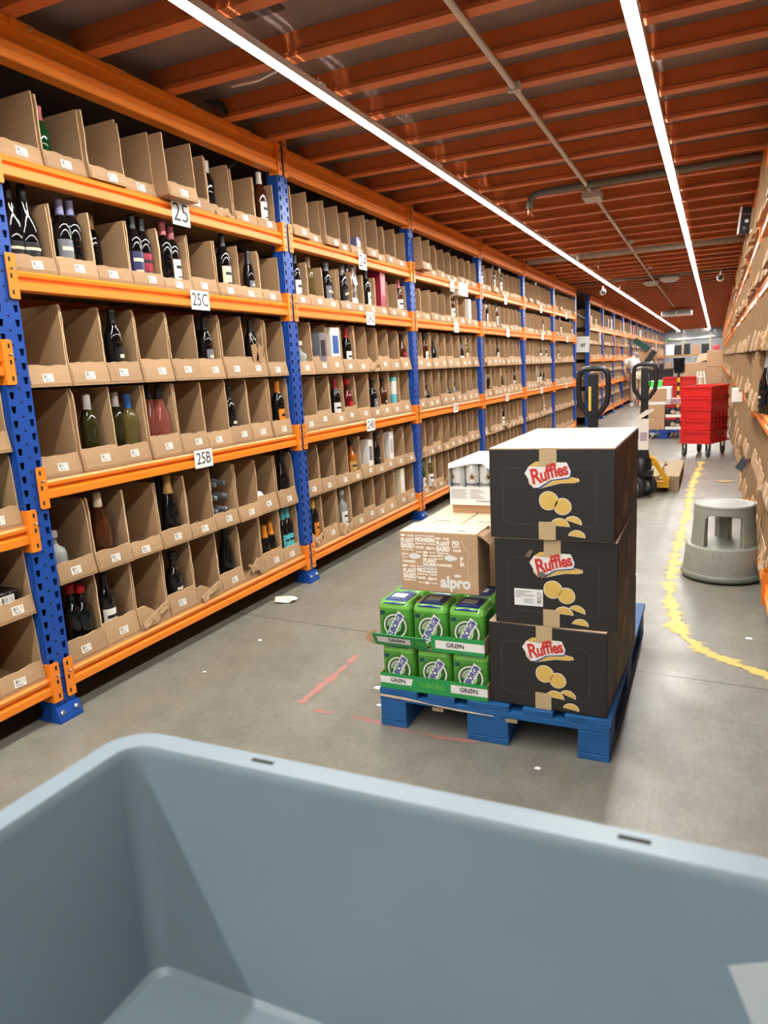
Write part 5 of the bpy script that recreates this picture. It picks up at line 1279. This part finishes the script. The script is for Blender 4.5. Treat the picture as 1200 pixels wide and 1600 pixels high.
# ------------------------------------------------------------------ the person bending to a bin
def skin(nm, verts, edges, radii, m, parent=None, lev=2):
    me = bpy.data.meshes.new(nm); me.from_pydata(verts, edges, []); o = bpy.data.objects.new(nm, me); COL.objects.link(o)
    sk = o.modifiers.new('skin', 'SKIN'); sk.use_smooth_shade = True; sk.branch_smoothing = .6
    for i, r_ in enumerate(radii):
        sv = me.skin_vertices[0].data[i]; sv.radius = (r_, r_) if not isinstance(r_, tuple) else r_; sv.use_root = (i == 0)
    sb = o.modifiers.new('sub', 'SUBSURF'); sb.levels = lev; sb.render_levels = lev
    me.materials.append(m)
    if parent: o.parent = parent
    return o
SKIN = mat('skin', (206, 156, 128), .55)
pr_ = empty('person', (-1.895, 20.8, 0), 0); tag(pr_, 'person in white shirt and beige trousers bending towards the bins', 'person')
V = [(0,0,.92),(-.08,.06,1.06),(-.17,.14,1.20),(-.23,.20,1.28),(-.19,.30,1.32),(-.14,.40,1.34),   # pelvis spine neck head
     (-.33,.10,1.22),(-.37,.02,.98),(-.28,.04,.74),(-.26,.05,.66),
     (-.10,.32,1.24),(-.20,.40,1.0),(-.25,.36,.78),(-.25,.36,.68),
     (-.09,-.03,.84),(-.11,-.03,.47),(-.13,.0,.08),(-.19,-.06,.05),
     (.10,.05,.84),(.11,.03,.47),(.11,.07,.08),(.06,.0,.05)]
E_ = [(0,1),(1,2),(2,3),(3,4),(4,5),(3,6),(6,7),(7,8),(8,9),(3,10),(10,11),(11,12),(12,13),(0,14),(14,15),(15,16),(16,17),(0,18),(18,19),(19,20),(20,21)]
RR = [.12,.115,.13,.08,.055,.095,.055,.042,.032,.036,.055,.042,.032,.036,.085,.055,.042,.035,.085,.055,.042,.035]
bd = skin('body', V, E_, RR, SKIN, pr_)
skin('shirt', [V[0],(-.02,.015,.97),V[1],V[2],(-.225,.195,1.27),V[6],(-.35,.06,1.09),V[10],(-.15,.36,1.09)], [(0,1),(1,2),(2,3),(3,4),(4,5),(5,6),(4,7),(7,8)], [.150,.160,.182,.190,.13,.10,.080,.10,.080], mat('white_cotton', (226,224,220), .8), pr_)
skin('trousers', [(.0,0,.93),V[14],V[15],(-.13,.0,.11),V[18],V[19],(.11,.07,.11)], [(0,1),(1,2),(2,3),(0,4),(4,5),(5,6)], [.180,.140,.108,.086,.140,.108,.086], mat('beige_cotton', (206,186,160), .85), pr_)
MB().lathe([(.152,0),(.156,.015),(.152,.03)], 20, c=(0,0,0), M=Matrix.Translation((-.01,.005,.975)) @ Matrix.Rotation(-.35,4,'Y'), caps=False).build('belt', BLACKP, pr_)
for (x, y) in ((-.16,-.02),(.085,.05)): 
    MB().loft([[(x+a*sc_*.06-.02*(1-sc_), y+b*sc_*.14-.03, z) for a, b in [(math.cos(q), math.sin(q)) for q in [2*PI*k/14 for k in range(14)]]] for z, sc_ in ((0,1),(.03,1.02),(.06,.9),(.10,.6))], sm=True).build('shoe', mat('pale_shoe', (214,206,196), .6), pr_)
MB().lathe([(.001,.105),(.06,.092),(.098,.05),(.106,.0),(.098,-.04)], 16, M=Matrix.Translation((-.14,.405,1.355)) @ Matrix.Rotation(.5,4,'X'), caps=False).build('hair', mat('grey_hair', (120,112,104), .8), pr_)
